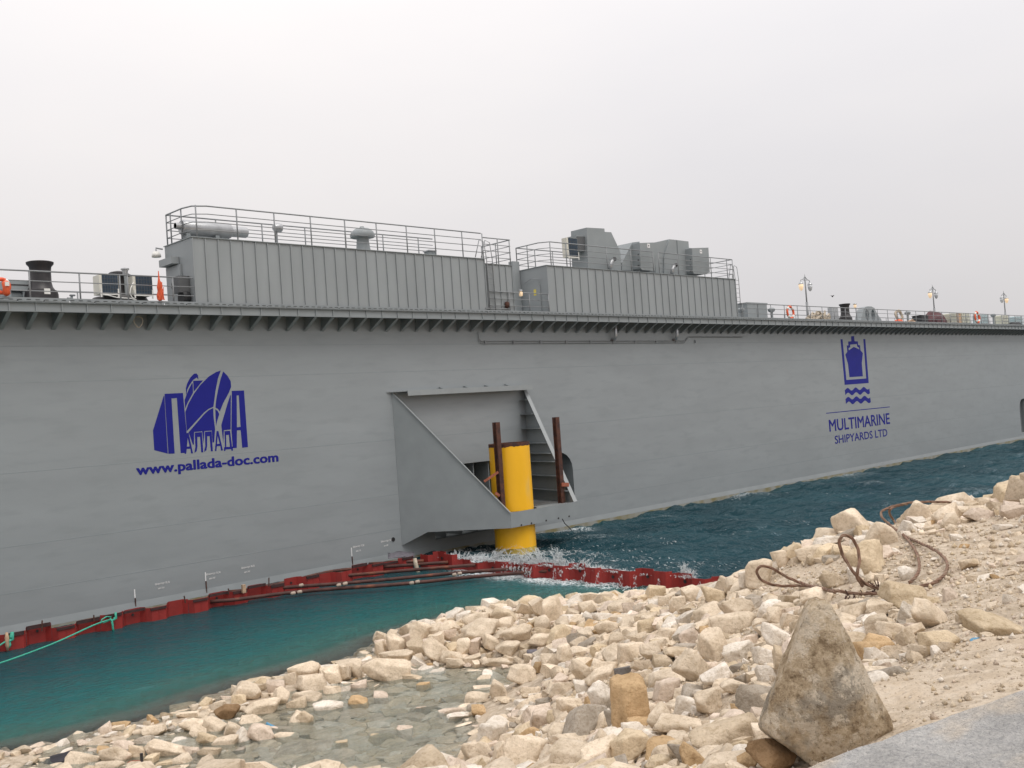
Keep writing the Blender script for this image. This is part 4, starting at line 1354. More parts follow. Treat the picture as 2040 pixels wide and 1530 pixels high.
# rope heap
rp = thing('rope_heap', 'tangled heap of beige mooring rope on the deck', 'rope', (deck_x(585), DYR, DK))
q = MB()
rr_ = random.Random(8)
X0r, X1r, zr = deck_x(512), deck_x(655), deck_top(585, 275)
for k in range(26):
    f = rr_.random(); cxr = X0r + (X1r - X0r) * (.2 + .6 * f)
    hgt = (zr - DK) * (1 - abs(f - .5) * 1.1)
    pts = []
    a0 = rr_.random() * 6.28
    for t in np.linspace(0, 5.5, 14):
        pts.append((cxr + (.55 + .35 * rr_.random()) * math.cos(a0 + t), DYR + .5 * math.sin(a0 + t) - .2, DK + .06 + hgt * (.2 + .75 * rr_.random()) * (.6 + .4 * math.sin(t + k))))
    q.tube(pts, .085, 6)
q.build('rope_coil', M['rope'], rp, smooth=True)
bm = bmesh.new(); bmesh.ops.create_icosphere(bm, subdivisions=4, radius=1)
for v in bm.verts:
    k_ = 1 + noise.noise(v.co * 4.0) * .16 + abs(noise.noise(v.co * 11)) * .12
    v.co = Vector((v.co.x * k_ * (X1r - X0r) * .40, v.co.y * k_ * .55, max(v.co.z, 0) * k_ * (zr - DK) * .82))
me = bpy.data.meshes.new('rope_mound'); bm.to_mesh(me); bm.free(); me.shade_smooth(); me.materials.append(M['rope'])
ob = bpy.data.objects.new('rope_mound', me); COL.objects.link(ob); ob.parent = rp; ob.location = ((X0r + X1r) / 2 - ORIGIN[rp.name].x, -.2, 0)


def lamp_post(label, x0, y0, xt, yt, lit_side, group='twin arm lamp posts on the deck', Y=41.6):
    b = on_y(*z4(x0, y0), Y); t = on_y(*z4(xt, yt), Y)
    a = thing('lamp_post', label, 'lamp post', (b.x, Y, DK), group)
    zt2 = t.z
    q = MB(); q.tube([(b.x, Y, DK), (b.x, Y, DK + (zt2 - DK) * .45)], .10, 10); q.build('pole', M['rail'], a, smooth=True)
    q = MB(); q.tube([(b.x, Y, DK + (zt2 - DK) * .45), (b.x, Y, zt2 - .3)], .06, 8); q.build('upper_pole', M['rail'], a, smooth=True)
    q = MB(); q.lathe([(.05, 0), (.0, .42)], (b.x, Y, zt2 - .3), 8); q.build('spike', M['rail'], a)
    sp = .72
    for s_ in (-1, 1):
        xa = b.x + s_ * sp
        q = MB(); q.tube([(b.x, Y, zt2 - .12), (b.x + s_ * sp * .5, Y, zt2 - .38), (b.x + s_ * sp * .92, Y, zt2 - .42), (xa, Y, zt2 - .62)], .028, 6); q.tube([(b.x, Y, zt2 - .5), (b.x + s_ * sp * .5, Y, zt2 - .38)], .02, 5); q.build('arm', M['rail'], a, smooth=True)
        q = MB(); q.lathe([(.04, .10), (.13, .02), (.2, -.10), (.2, -.13)], (xa, Y, zt2 - .66), 14); lh = q.build('lamp_cap', M['galv'], a, smooth=True)
        q = MB(); q.lathe([(.19, -.14), (.19, -.35), (.13, -.56), (.03, -.66)], (xa, Y, zt2 - .66), 14); q.build('lamp_shade', M['lit'] if s_ == lit_side else M['lampglass'], lh, smooth=True)
    return a


lamp_post('near twin lamp post with its left lamp lit, right of the second deckhouse', 526, 325, 508, 28, -1)
lamp_post('middle twin lamp post with its left lamp lit, standing by the maroon heap', 1418, 352, 1400, 100, -1)
lamp_post('far twin lamp post with its right lamp lit, near the right edge', 1914, 360, 1902, 143, 1)
# junction plate box, black fairlead drum, lamp
xa, xb = deck_x(700), deck_x(742)
pbx = thing('fuse_box', 'flat grey fuse box standing left of the far black capstan', 'fuse box', (xa, DYR, DK))
q = MB(); q.box(xa, xb, DYR, DYR + .4, DK + .12, deck_top(720, 255)); q.build('box_body', M['galv'], pbx)
for X in (xa + .1, xb - .1):
    q = MB(); q.box(X - .04, X + .04, DYR + .1, DYR + .2, DK, DK + .118); q.build('leg', M['rail'], pbx)
X = deck_x(790)
capstan('far black capstan with a slanted top, left of the arched grey fairlead', X, DYR, deck_top(790, 232), .38, .55, plate=False)
p = on_y(*z4(856, 248), DYR)
a = thing('deck_lamp', 'lit deck lamp on a short post right of the far black capstan', 'lamp', (p.x, DYR, DK), 'small deck lamps')
q = MB(); q.tube([(p.x + .15, DYR, DK), (p.x + .12, DYR, p.z - .15), (p.x, DYR, p.z - .12)], .045, 6); q.build('post', M['rail'], a)
q = MB(); q.lathe([(.08, -.12), (.13, 0), (.1, .18)], p, 12); q.build('lamp_glass', M['lit'], a, smooth=True)
q = MB(); q.lathe([(.16, .181), (.16, .24), (.05, .3), (0, .3)], p, 12); q.build('cap', M['galv'], a, smooth=True)
# arched fairlead with two oval holes (built in plan metres)
xa, xb = deck_x(885), deck_x(1045)
za = deck_top(965, 248)
w, hgt = xb - xa, za - DK
af = thing('arched_fairlead', 'grey arched mooring fairlead with two oval openings on the right deck', 'fairlead', (xa, DYR, DK))
outer = [(0, 0), (w * .10, hgt * .35), (w * .22, hgt * .82), (w * .32, hgt * .97), (w * .42, hgt), (w * .58, hgt), (w * .70, hgt * .93), (w * .80, hgt * .62), (w * .97, hgt * .3), (w, 0)]
def oval(cx_, cz_, rx, rz, n=16): return [(cx_ + rx * math.cos(t), cz_ + rz * math.sin(t)) for t in np.linspace(0, 2 * math.pi, n + 1)[:-1]]
from mathutils.geometry import tessellate_polygon
loops = [outer, oval(w * .36, hgt * .5, w * .085, hgt * .34), oval(w * .62, hgt * .5, w * .085, hgt * .34)]
allp = [p for l in loops for p in l]
tris = tessellate_polygon([[Vector((x, z, 0)) for x, z in l] for l in loops])
q = MB()
n_ = len(allp)
q.v = [(xa + x, DYR, DK + z) for x, z in allp] + [(xa + x, DYR + .6, DK + z) for x, z in allp]
q.f = [tuple(t) for t in tris] + [tuple(i + n_ for i in t[::-1]) for t in tris]
st = 0
for l in loops:
    for i in range(len(l)):
        j = (i + 1) % len(l)
        q.f.append((st + i, st + j, n_ + st + j, n_ + st + i))
    st += len(l)
q.build('fairlead_frame', M['grey'], af)
# small orange float, propped hose reel
X = deck_x(1114)
fl_ = thing('float', 'small round orange float lying right of the arched fairlead', 'float', (X, DYR, DK))
q = MB(); q.lathe([(0, 0), (.3, .08), (.42, .25), (.3, .42), (0, .5)], (X, DYR - .6, DK), 14); q.build('float_ball', M['orange'], fl_, smooth=True)
q = MB(); q.lathe([(.05, .5), (.05, .58), (0, .6)], (X, DYR - .6, DK), 8); q.build('eye', M['rail'], fl_)
c = on_y(*z4(1163, 308), DYR)
hr = thing('hose_reel', 'round hose coil propped upright on the right deck', 'hose reel', (c.x, DYR, DK))
rz = .46
c.z = deck_top(1163, 272) - rz - .05
q = MB()
for rr2 in (.98, .8): q.tube([(c.x + rz * 1.5 * rr2 * math.cos(t), DYR + .05 * math.sin(3 * t), c.z + rz * rr2 * math.sin(t)) for t in np.linspace(0, 2 * math.pi, 29)[:-1]], .10, 8, closed=True)
q.build('hose', M['rope'], hr, smooth=True)
q = MB(); q.tube([(c.x, DYR + .15, DK), (c.x, DYR + .15, c.z + rz * .8)], .05, 6); q.build('stand', M['rail'], hr)
X = deck_x(1212)
hb3 = thing('rope_heap', 'low brown heap of rope below the propped hose reel', 'rope', (X, DYR, DK))
q = MB()
for k in range(12): q.tube([(X - .9 + 2.0 * rr_.random() + .4 * math.cos(t + k), DYR - .3 + .4 * math.sin(t + k), DK + .08 + .5 * rr_.random() * math.exp(-abs(k - 6) / 5)) for t in np.linspace(0, 4.5, 9)], .06, 5)
q.build('rope_coil', M['wood'], hb3, smooth=True)
# dark crates and maroon heap, tanks
def crate(label, x0, x1, y0, material, name='crate', cat='crate', d=1.0, group=None, cage=False, Y=DYR):
    xa, xb, zt3 = deck_x(x0, Y), deck_x(x1, Y), deck_top((x0 + x1) / 2, y0, Y)
    a = thing(name, label, cat, (xa, Y, DK), group)
    q = MB(); q.box(xa + .04, xb - .04, Y + .04, Y + d, DK + .1, zt3); bo = q.build('body', material, a)
    bv = bo.modifiers.new('b', 'BEVEL'); bv.width = .08; bv.segments = 2
    q = MB(); q.box(xa, xb, Y, Y + d + .04, DK, DK + .097); q.build('pallet', M['wood'] if cage else M['dark'], a)
    if cage:
        q = MB()
        for i in range(6): X = xa + (xb - xa) * i / 5; q.box(X - .015, X + .015, Y - .01, Y + .02, DK + .1, zt3 + .02)
        for i in range(5): z = DK + .12 + (zt3 - DK - .12) * i / 4; q.box(xa, xb, Y - .012, Y + .018, z - .012, z + .012)
        q.build('cage', M['galv'], a)
    else:
        q = MB(); q.box(xa + .02, xb - .02, Y + .02, Y + d + .02, zt3 + .002, zt3 + .05); q.build('lid', material, a)


crate('low black crate left of the maroon covered heap', 1325, 1376, 312, M['rubber'])
mh = thing('covered_heap', 'large bulging heap under a dark maroon tarpaulin', 'covered heap', (deck_x(1385), DYR, DK))
xa, xb, zt_ = deck_x(1383), deck_x(1530), deck_top(1460, 281)
bm = bmesh.new()
bmesh.ops.create_icosphere(bm, subdivisions=4, radius=1)
for v in bm.verts:
    n = noise.noise(v.co * 2.3 + Vector((3, 1, 0))) * .22 + noise.noise(v.co * 6) * .07
    p = v.co * (1 + n)
    p.x = math.copysign(abs(p.x) ** .7, p.x)
    v.co = Vector(((p.x) * (xb - xa) / 2, p.y * .7, max(p.z, 0) * (zt_ - DK) * .98 + (p.z if p.z > 0 else 0) * 0))
me = bpy.data.meshes.new('tarpaulin'); bm.to_mesh(me); bm.free(); me.shade_smooth(); me.materials.append(M['maroon'])
ob = bpy.data.objects.new('tarpaulin', me); COL.objects.link(ob); ob.parent = mh; ob.location = ((xb - xa) / 2, .7, 0)
q = MB()
for k in range(5): X = xa + .35 + (xb - xa - .7) * k / 4; q.box(X - .02, X + .02, DYR - .05, DYR - .01, DK, DK + .75)
q.build('crate_slat', M['rubber'], mh)
crate('cream liquid tank in a cage, first of the row right of the maroon heap', 1534, 1575, 296, M['plastic'], 'caged_tank', 'tank', group='caged tanks on the right deck', cage=True)
crate('brown crate between cream tanks on the right deck', 1577, 1606, 300, M['wood'])
crate('cream liquid tank in a cage, second of the row left of the far lifebuoy', 1608, 1668, 296, M['plastic'], 'caged_tank', 'tank', group='caged tanks on the right deck', cage=True)
crate('pale blue tank in a cage right of the far lifebuoy', 1745, 1795, 305, M['tank2'], 'caged_tank', 'tank', group='caged tanks on the right deck', cage=True)
crate('cream tank in a cage under the third lamp post', 1888, 1940, 310, M['plastic'], 'caged_tank', 'tank', group='caged tanks on the right deck', cage=True)
crate('pale blue tank in a cage at the right edge of the picture', 1985, 2035, 318, M['tank2'], 'caged_tank', 'tank', group='caged tanks on the right deck', cage=True)
X = deck_x(1968)
bp_ = thing('bollard', 'low twin black bollard near the right edge of the deck', 'bollard', (X, DYR, DK))
for s_ in (-.75, .75):
    q = MB(); q.lathe([(.55, 0), (.6, .2), (.55, .42), (.3, .6), (0, .62)], (X + s_, DYR, DK), 16); q.build('bollard_post', M['rubber'], bp_, smooth=True)
# a gull over the deck
gp = at_depth(1658.5, 590.5, 70)
gu = thing('bird', 'small dark bird flying above the right deck railing', 'bird', gp)
q = MB(); q.lathe([(.0, -.12), (.05, -.06), (.06, .02), (.03, .08), (0, .12)], gp, 8, 'X'); q.build('bird_body', M['black'], gu, smooth=True)
for s_ in (-1, 1):
    q = MB(); q.prism([gp + Vector((.05, 0, .02)), gp + Vector((.03, s_ * .09, .08)), gp + Vector((-.05, s_ * .17, .05)), gp + Vector((-.04, s_ * .09, .06)), gp + Vector((-.05, 0, .02))], (0, 0, .012)); q.build('wing', M['black'], gu)
# ------------------------------------------------------------------ red sheet piling
rnd = random.Random(21)
PITCH = 0.86


def sheet_mesh(outw, cap):
    """one U sheet, running along local X, bulging towards -Y when outw is 1"""
    s = -1 if outw else 1
    prof = [(0, 0), (.15, s * .19), (.71, s * .19), (PITCH - .012, 0)]
    t = .02
    vs, fs = [], []
    for z in (-3.0, 0.0):
        for x, y in prof: vs.append((x, y, z))
        for x, y in prof[::-1]: vs.append((x, y + t, z))
    n = 8
    for i in range(n): fs.append((i, (i + 1) % n, n + (i + 1) % n, n + i))
    for a in (0, n): fs += [(a, a + 1, a + 6, a + 7), (a + 1, a + 2, a + 5, a + 6), (a + 2, a + 3, a + 4, a + 5)]
    q = MB(); q.add(vs, fs)
    if outw: q.box(.42, .445, -.20, -.192, -3, -.01)
    return q


def piling(label, origin, n, yaw, ztop, zfun, hole=False, group=None):
    root = thing('sheet_pile_wall', label, 'sheet piling', origin, group)
    root.rotation_euler = (0, 0, yaw)
    me_o = me_i = me_w = me_h = None
    for i in range(n):
        ow = i % 2 == 0
        if ow and me_o is None:
            o = sheet_mesh(True, True).build('sheet_pile', M['redlead'], root, local=True); me_o = o.data
        elif not ow and me_i is None:
            o = sheet_mesh(False, False).build('sheet_pile', M['redlead'], root, local=True); me_i = o.data
        else:
            o = bpy.data.objects.new('sheet_pile', me_o if ow else me_i); COL.objects.link(o); o.parent = root
        z = zfun(i)
        o.location = (i * PITCH, 0, z)
        o.rotation_euler = (rnd.uniform(-.012, .012), rnd.uniform(-.012, .012), 0)
        if not hole and rnd.random() < .75:
            w = MB(); a = .1 if ow else .02; L_ = .62 if ow else .8
            y = -.235 if ow else -.03
            w.box(i * PITCH + a, i * PITCH + a + L_, y, y + .05, z - .10, z - .015 + rnd.uniform(0, .05))
            w.build('waler', M['reddark'], root, local=True)
        if hole and i % 2 == 1:
            w = MB(); w.lathe([(0.07, 0.165), (0.07, 0.155)], (i * PITCH + .43, 0, z - .30), 10, 'Y'); w.build('drain_hole', M['black'], root, local=True)
        elif (not hole) and i % 4 == 1:
            w = MB(); w.lathe([(0.05, 0.18), (0.05, 0.165)], (i * PITCH + .43, 0, z - .22), 10, 'Y'); w.build('lifting_hole', M['black'], root, local=True)
    return root


tops1 = [0.53 + 0.05 * math.sin(i * 1.9) + (0.07 if i % 4 == 1 else 0) + rnd.uniform(-.03, .03) for i in range(60)]
piling('long red sheet piling standing in the water along the dock side', (-6, 37.45, 0), 41, 0, .55, lambda i: tops1[i])
tops2 = [0.62 + .08 * math.sin(i * 1.3) + rnd.uniform(-.06, .06) for i in range(40)]
piling('red sheet piling running from the dock to the rocks with waves breaking over it', (WING_X, 37.4, 0), 23, -math.pi / 2, .62, lambda i: tops2[i] - (0.12 if 2 < i < 8 else 0), hole=True)
# small rusty stubs standing on the piling
for px, py in ((83, 1250), (187, 1231), (369, 1197), (455, 1178), (535, 1159)):
    p = on_y(px, py, 37.3)
    q = MB(); q.tube([(p.x, 37.3, .45), (p.x + rnd.uniform(-.05, .05), 37.3, .45 + rnd.uniform(.2, .4))], .025, 6)
    o = q.build('rusty_pin', M['rust'])
    props(o, 'short rusty pin on the long red piling, %s' % {83: 'leftmost of five, near the left edge knot', 187: 'just left of the green rope loop', 369: 'where the longest rusty pipe begins', 455: 'left of the pale timber block', 535: 'rightmost of five, right of the timber block'}[px], 'pin', 'rusty pins on the long red piling')

# ------------------------------------------------------------------ yellow pile and rusty posts
pile = thing('mooring_pile', 'thick yellow mooring pile standing in the sea inside the dock bracket', 'mooring pile', (PC[0], PC[1], 0))
q = MB()
prof = [(1.03, -5.5), (1.03, 5.40)]
q.lathe([(1.03, -5.5), (1.03, 0.1), (1.03, 2.0), (1.03, 3.7), (1.03, 5.36), (.98, 5.36), (.98, 3.5), (.0, 3.5)], (PC[0], PC[1], 0), 56)
auto_smooth(q.build('pile_shaft', M['yellow'], pile), 40)
q = MB()
N = 72
vs, fs = [], []
for k in range(N):
    a = 2 * math.pi * k / N
    dz = -.09 + .06 * noise.noise((math.cos(a) * 3, math.sin(a) * 3, 0)) + .04 * noise.noise((math.cos(a) * 11, math.sin(a) * 11, 4))
    for r, z in ((1.034, 5.36 + dz - .03), (1.04, 5.40), (.975, 5.41), (.975, 5.2)):
        vs.append((PC[0] + r * math.cos(a), PC[1] + r * math.sin(a), z))
for k in range(N):
    l = (k + 1) % N
    for j in range(3): fs.append((k * 4 + j, l * 4 + j, l * 4 + j + 1, k * 4 + j + 1))
q.add(vs, fs); auto_smooth(q.build('burnt_rim', M['rust'], pile), 40)
q = MB(); q.lathe([(1.034, 1.98), (1.05, 2.0), (1.05, 2.03), (1.034, 2.05)], (PC[0], PC[1], 0), 56); q.build('paint_scuff_ring', M['rust'], pile)
refl_mb = MB(); refl_mb.lathe([(1.033, -1.0), (1.033, .22)], (PC[0], PC[1], 0), 56); refl_mb.build('reflection_band', M['olive'], pile, smooth=True)  # olive reflection at the pile's waterline, painted as a band of colour


def hbeam(label, x, y, z0, z1, w=.27, group='rusty steel posts at the yellow pile', lean=0):
    a = thing('steel_post', label, 'steel post', (x, y, z0), group)
    q = MB()
    q.box(x - w / 2, x + w / 2, y - w / 2, y - w / 2 + .025, z0, z1)
    q.box(x - w / 2, x + w / 2, y + w / 2 - .025, y + w / 2, z0, z1)
    q.box(x - .012, x + .012, y - w / 2 + .026, y + w / 2 - .026, z0, z1)
    q.build('post_section', M['rust'], a)
    return a


pa = hbeam('rusty steel post standing left of the yellow pile', 33.80, 35.95, 2.0, 6.5)
pb = hbeam('rusty steel post standing right of the yellow pile', 38.08, 35.95, 2.0, 6.52)
z7 = lambda x, y: (750 + x / 3.923, 740 + y / 3.923)
for parent, p0, p1, Y0, Y1, w in ((pa, (842, 860), (952, 785), 36.25, 35.75, .12), (pa, (930, 950), (962, 972), 35.75, 35.7, .13), (pb, (1448, 884), (1503, 884), 35.75, 35.75, .2)):
    a, b = on_y(*z7(*p0), Y0), on_y(*z7(*p1), Y1)
    q = MB(); q.beam(a, b, .04, w); q.build('primer_strap', M['strap'], parent)

# ------------------------------------------------------------------ rusty pipes hanging along the piling
PIPES = [([(735, 1123.5), (790, 1120), (844, 1117.5)], .34, 'uppermost short dark pipe beside the corner of the red piling'),
         ([(545, 1167), (640, 1142), (680, 1135), (740, 1131), (893, 1120)], .32, 'second dark pipe from the dock in the bundle at the piling corner'),
         ([(455, 1183), (530, 1168), (610, 1153), (740, 1142.5), (850, 1133), (947, 1125.5)], .30, 'middle dark pipe in the bundle at the piling corner'),
         ([(455, 1179), (600, 1168), (705, 1160.5), (800, 1152), (930, 1139), (1056, 1131)], .26, 'fourth rusty pipe from the dock with pale lumps on it'),
         ([(337, 1202), (455, 1197), (525, 1187), (588, 1179), (700, 1170.5), (800, 1164), (930, 1150), (1000, 1144), (1113, 1136)], .22, 'longest rusty pipe, nearest the rocks, reaching across the piling corner')]
for pts, z, lab in PIPES:
    P3 = [on_z(x, y, z + .05 * math.sin(i * 1.7)) for i, (x, y) in enumerate(pts)]
    D = []
    for i in range(len(P3) - 1):
        for f in (0, .25, .5, .75): D.append(P3[i].lerp(P3[i + 1], f))
    D.append(P3[-1])
    for _ in range(3): D = [D[0]] + [(D[i - 1] + D[i] * 2 + D[i + 1]) / 4 for i in range(1, len(D) - 1)] + [D[-1]]
    q = MB(); q.tube(D, .075, 10)
    o = q.build('rusty_pipe', M['rustpipe'], smooth=True)
    props(o, lab, 'pipe', 'rusty pipes at the piling corner')
for px, py, lab, n in ((675, 1165.8, 'pale float on the pipes left of the bundle middle', 2), (688, 1162.5, 'pale float lying right of its twin on the pipes', 1), (600, 1166, 'pale float near the left end of the pipes', 1), (905, 1145, 'pale float on the pipes below the breaking waves', 2), (820, 1161.5, 'pale float on the longest pipe', 2), (584, 1182, 'pale float on the longest pipe near its left end', 2)):
    p = on_z(px, py, .4)
    q = MB()
    for k in range(n):
        q.lathe([(.02, -.11), (.07, -.07), (.075, .07), (.02, .11)], p + Vector((k * .30, 0, 0)), 8, 'X')
    o = q.build('pipe_float', M['floats'], smooth=True); props(o, lab, 'float', 'pale floats on the pipes')
p = on_y(484, 1172.5, 37.2)
q = MB(); q.box(p.x - .07, p.x + .07, 37.08, 37.2, p.z - .17, p.z + .16); o = q.build('timber_block', M['wood']); props(o, 'small pale timber block on the long red piling left of the pipes', 'block')
p0, p1 = on_y(807, 1108, 37.1), on_y(807, 1139, 37.1)
q = MB(); q.tube([(p0.x, 36.4, .60), (p0.x - .03, 36.3, .3), (p0.x, 36.1, -.3)], [.09, .1, .09], 8); o = q.build('pale_tyre_rope', M['rope'], smooth=True); props(o, 'pale rope hanging over the piling at its corner', 'rope')
# dark tarpaulin between dock and corner
a = on_z(797, 1110, .75)
q = MB()
vs = []
for j in range(5):
    for i in range(9):
        px = 773 + i * 6.5; py = 1113 - j * 2.6 - 2.5 * math.sin(i / 8 * 3.14)
        p = on_y(px, py, 37.6 + j * .25)
        vs.append(tuple(p + Vector((0, 0, .08 * noise.noise((i * .7, j * .9, 2))))))
q.add(vs, [(j * 9 + i, j * 9 + i + 1, j * 9 + i + 10, j * 9 + i + 9) for j in range(4) for i in range(8)])
o = q.build('dark_sheeting', M['slate'], smooth=True); so = o.modifiers.new('s', 'SOLIDIFY'); so.thickness = .03
props(o, 'dark green grey sheeting wedged between the dock and the piling corner', 'sheeting')

# ------------------------------------------------------------------ green mooring ropes
r1 = [on_y(222, 1233.5, 37.15), on_z(190, 1243, .45), on_z(120, 1277, .3), on_z(60, 1300, .25), on_z(0, 1322, .3), Vector((5.5, 31.5, .4)), Vector((0, 27, .6))]
D = []
for i in range(len(r1) - 1):
    for f in (0, .33, .66): D.append(r1[i].lerp(r1[i + 1], f))
D.append(r1[-1])
for _ in range(2): D = [D[0]] + [(D[i - 1] + D[i] * 2 + D[i + 1]) / 4 for i in range(1, len(D) - 1)] + [D[-1]]
rp1 = thing('mooring_rope', 'long green mooring rope running from the piling down to the left', 'rope', r1[0])
q = MB(); q.tube(D, .028, 7); q.build('rope_line', M['green'], rp1, smooth=True)
q = MB()
for pts in ([(230, 1220), (231, 1228), (228, 1234), (222, 1237), (219, 1233)], [(222, 1234), (224, 1243), (225, 1252), (226, 1257)], [(200, 1243), (203, 1234), (212, 1228.5), (221, 1229), (217, 1237), (205, 1241)], [(226, 1232), (232, 1233), (230, 1222)]):
    P3 = [on_y(x, y, 37.12) for x, y in pts]
    q.tube(P3, .04 if pts[0][0] != 200 else .022, 7)
q.build('knot', M['green'], rp1, smooth=True)
rp2 = thing('mooring_rope', 'short green rope knotted to the piling at the left edge', 'rope', on_y(18, 1270, 37.1))
q = MB()
for pts, r in (([(-8, 1291), (0, 1285.5), (8, 1280), (18, 1274)], .028), ([(24, 1259), (24.5, 1268), (25, 1273), (20, 1276), (16, 1279)], .06), ([(18, 1277), (20, 1285), (17, 1290)], .045), ([(25, 1260), (21, 1268), (23, 1274)], .05)):
    q.tube([on_y(x, y, 37.1) for x, y in pts], r, 7)
q.build('knot', M['green'], rp2, smooth=True)
q = MB(); a, b = on_y(13, 1260, 37.1), on_y(15.5, 1296, 37.1)
q.tube([a, a.lerp(b, .3), a.lerp(b, .7), b], [.04, .075, .07, .035], 8)
o = q.build('rope_fender', M['wood'], smooth=True); props(o, 'slim tan fender hanging on the piling at the left edge', 'fender')

# ------------------------------------------------------------------ breaking water along the piling
FO = bpy.data.materials.new('sea_foam')
FO.use_nodes = True
b_ = FO.node_tree.nodes['Principled BSDF']
b_.inputs['Base Color'].default_value = (0.80, 0.83, 0.84, 1)
b_.inputs['Roughness'].default_value = 0.6
b_.inputs['Alpha'].default_value = 0.55
M['foam'] = FO
rf = np.random.RandomState(4)
OCT_V = np.array([(1, 0, 0), (-1, 0, 0), (0, 1, 0), (0, -1, 0), (0, 0, 1), (0, 0, -1)], float)
OCT_F = np.array([(0, 2, 4), (2, 1, 4), (1, 3, 4), (3, 0, 4), (2, 0, 5), (1, 2, 5), (3, 1, 5), (0, 3, 5)])


def droplets(centres, radii, name, material, stretch=None):
    n = len(centres)
    V = OCT_V[None] * radii[:, None, None]
    V = V * (0.6 + 0.8 * rf.rand(n, 6, 1))
    if stretch is not None: V = V + OCT_V[None][:, :, 2:3] * stretch[:, None, :]
    V = (V + centres[:, None, :]).reshape(-1, 3)
    Fc = (OCT_F[None] + 6 * np.arange(n)[:, None, None]).reshape(-1, 3)
    me = bpy.data.meshes.new(name)
    me.vertices.add(len(V)); me.vertices.foreach_set('co', V.reshape(-1))
    me.loops.add(Fc.size); me.loops.foreach_set('vertex_index', Fc.reshape(-1).astype(np.int32))
    me.polygons.add(len(Fc)); me.polygons.foreach_set('loop_start', np.arange(len(Fc)) * 3); me.polygons.foreach_set('loop_total', np.full(len(Fc), 3))
    me.update(calc_edges=True); me.shade_smooth()
    me.materials.append(material)
    o = bpy.data.objects.new(name, me); COL.objects.link(o)
    return o


C, Rr, St = [], [], []


def plume(px, py, z0, w, h, n, X=None):
    """a wave thrown up at the piling: a low torn crest, a few leaning fans of drops, fine mist"""
    p = on_x(px, py, X if X is not None else WING_X + .25)
    nf = max(5, int(n / 16))
    lean = rf.normal() * .35
    for _ in range(nf):                       # thin strings of drops on ballistic arcs
        oy, vh = rf.normal() * w * .42, h * (.25 + .75 * rf.rand() ** 1.4)
        fy, fx = (lean + rf.normal() * .42) * vh, rf.normal() * .12
        s1 = .5 + .7 * rf.rand()
        m_ = 20 + int(26 * vh)
        ra = .010 + .014 * rf.rand()
        for j in range(m_):
            s_ = s1 * (j + rf.rand()) / m_
            jit = .006 + .035 * s_ * s_
            C.append((p.x + fx * s_ + rf.normal() * jit, p.y + oy + fy * s_ * 1.5 + rf.normal() * jit, z0 + vh * (1.9 * s_ - .95 * s_ * s_) + rf.normal() * jit))
            r = ra * (1.15 - .75 * s_) * (.5 + .8 * rf.rand())
            Rr.append(max(.004, r)); St.append((0, fy * .03, .03 * (1.1 - s_)))
    for k in range(int(n * .5)):              # torn foamy crest along the top of the piling
        y = p.y + rf.normal() * w * .75
        hh = abs(rf.normal()) * h * .09 + .04
        C.append((p.x + rf.normal() * .2, y, z0 + hh)); Rr.append(.008 + .024 * rf.rand() ** 2); St.append((.02 * rf.normal(), .05 * rf.normal(), .012 * rf.rand()))
    for k in range(int(n * .35)):             # mist
        C.append((p.x + rf.normal() * .3, p.y + rf.normal() * w * .8, z0 + abs(rf.normal()) * h * .45)); Rr.append(.003 + .004 * rf.rand()); St.append((0, 0, 0))


for px, w, h, n in ((908, .5, .22, 240), (938, .5, .35, 260), (962, .35, .45, 260), (981, .25, .85, 420), (1005, .6, .35, 360), (1030, .7, .62, 760), (1048, .5, .5, 420), (1075, .4, .85, 620), (1095, .5, .5, 420), (1112, .35, .95, 600), (1135, .5, .45, 320), (1155, .4, .65, 360), (1180, .6, .3, 280), (1212, .7, .22, 220), (1362, .25, .62, 300), (1374, .2, .4, 160), (1465, .3, .35, 180), (1240, .7, .12, 130), (1285, .5, .10, 70)):
    plume(px, 1120, .45, w, h, n)
for px, py, w, h, n in ((893, 1094, .5, .2, 70), (910, 1088, .3, .5, 120), (948, 1092, .3, .3, 70)):
    plume(px, py, .2, w, h, n, X=31.5)
# water running down the inner face and through the drain holes
for px, py in ((1005, 1122), (1012, 1122), (1020, 1120), (1028, 1122), (1036, 1121), (1044, 1120), (1052, 1122), (1060, 1124), (1108, 1138), (1121, 1140), (1168, 1142), (1195, 1150), (1241, 1150), (1268, 1140), (1315, 1155), (1398, 1168)):
    p = on_x(px, py, WING_X - .2)
    for k in range(26 if px > 1100 else 34):
        f = rf.rand()
        C.append((p.x - .05 - .18 * f + rf.normal() * .02, p.y + rf.normal() * (.015 + .06 * f), .42 * (1 - f * f) + rf.normal() * .03)); Rr.append(.006 + .010 * rf.rand()); St.append((0, .01 * rf.normal(), .02 + .02 * rf.rand()))
for px, py, n, s in ((1050, 1146, 90, .55), (1080, 1160, 50, .5), (1120, 1158, 80, .5), (1160, 1163, 80, .7), (1200, 1165, 70, .5), (1243, 1172, 60, .4), (1330, 1172, 40, .4), (985, 1150, 50, .5)):
    p = on_z(px, py, .0)
    for k in range(n):
        C.append((p.x + rf.normal() * s * .5, p.y + rf.normal() * s, .02 + abs(rf.normal()) * .02)); Rr.append(.012 + .035 * rf.rand() ** 2); St.append((.03 * rf.normal(), .05 * rf.normal(), 0))
o = droplets(np.array(C), np.array(Rr), 'spray', M['foam'], np.array(St))
props(o, 'white spray of waves breaking over the red piling', kind='stuff')
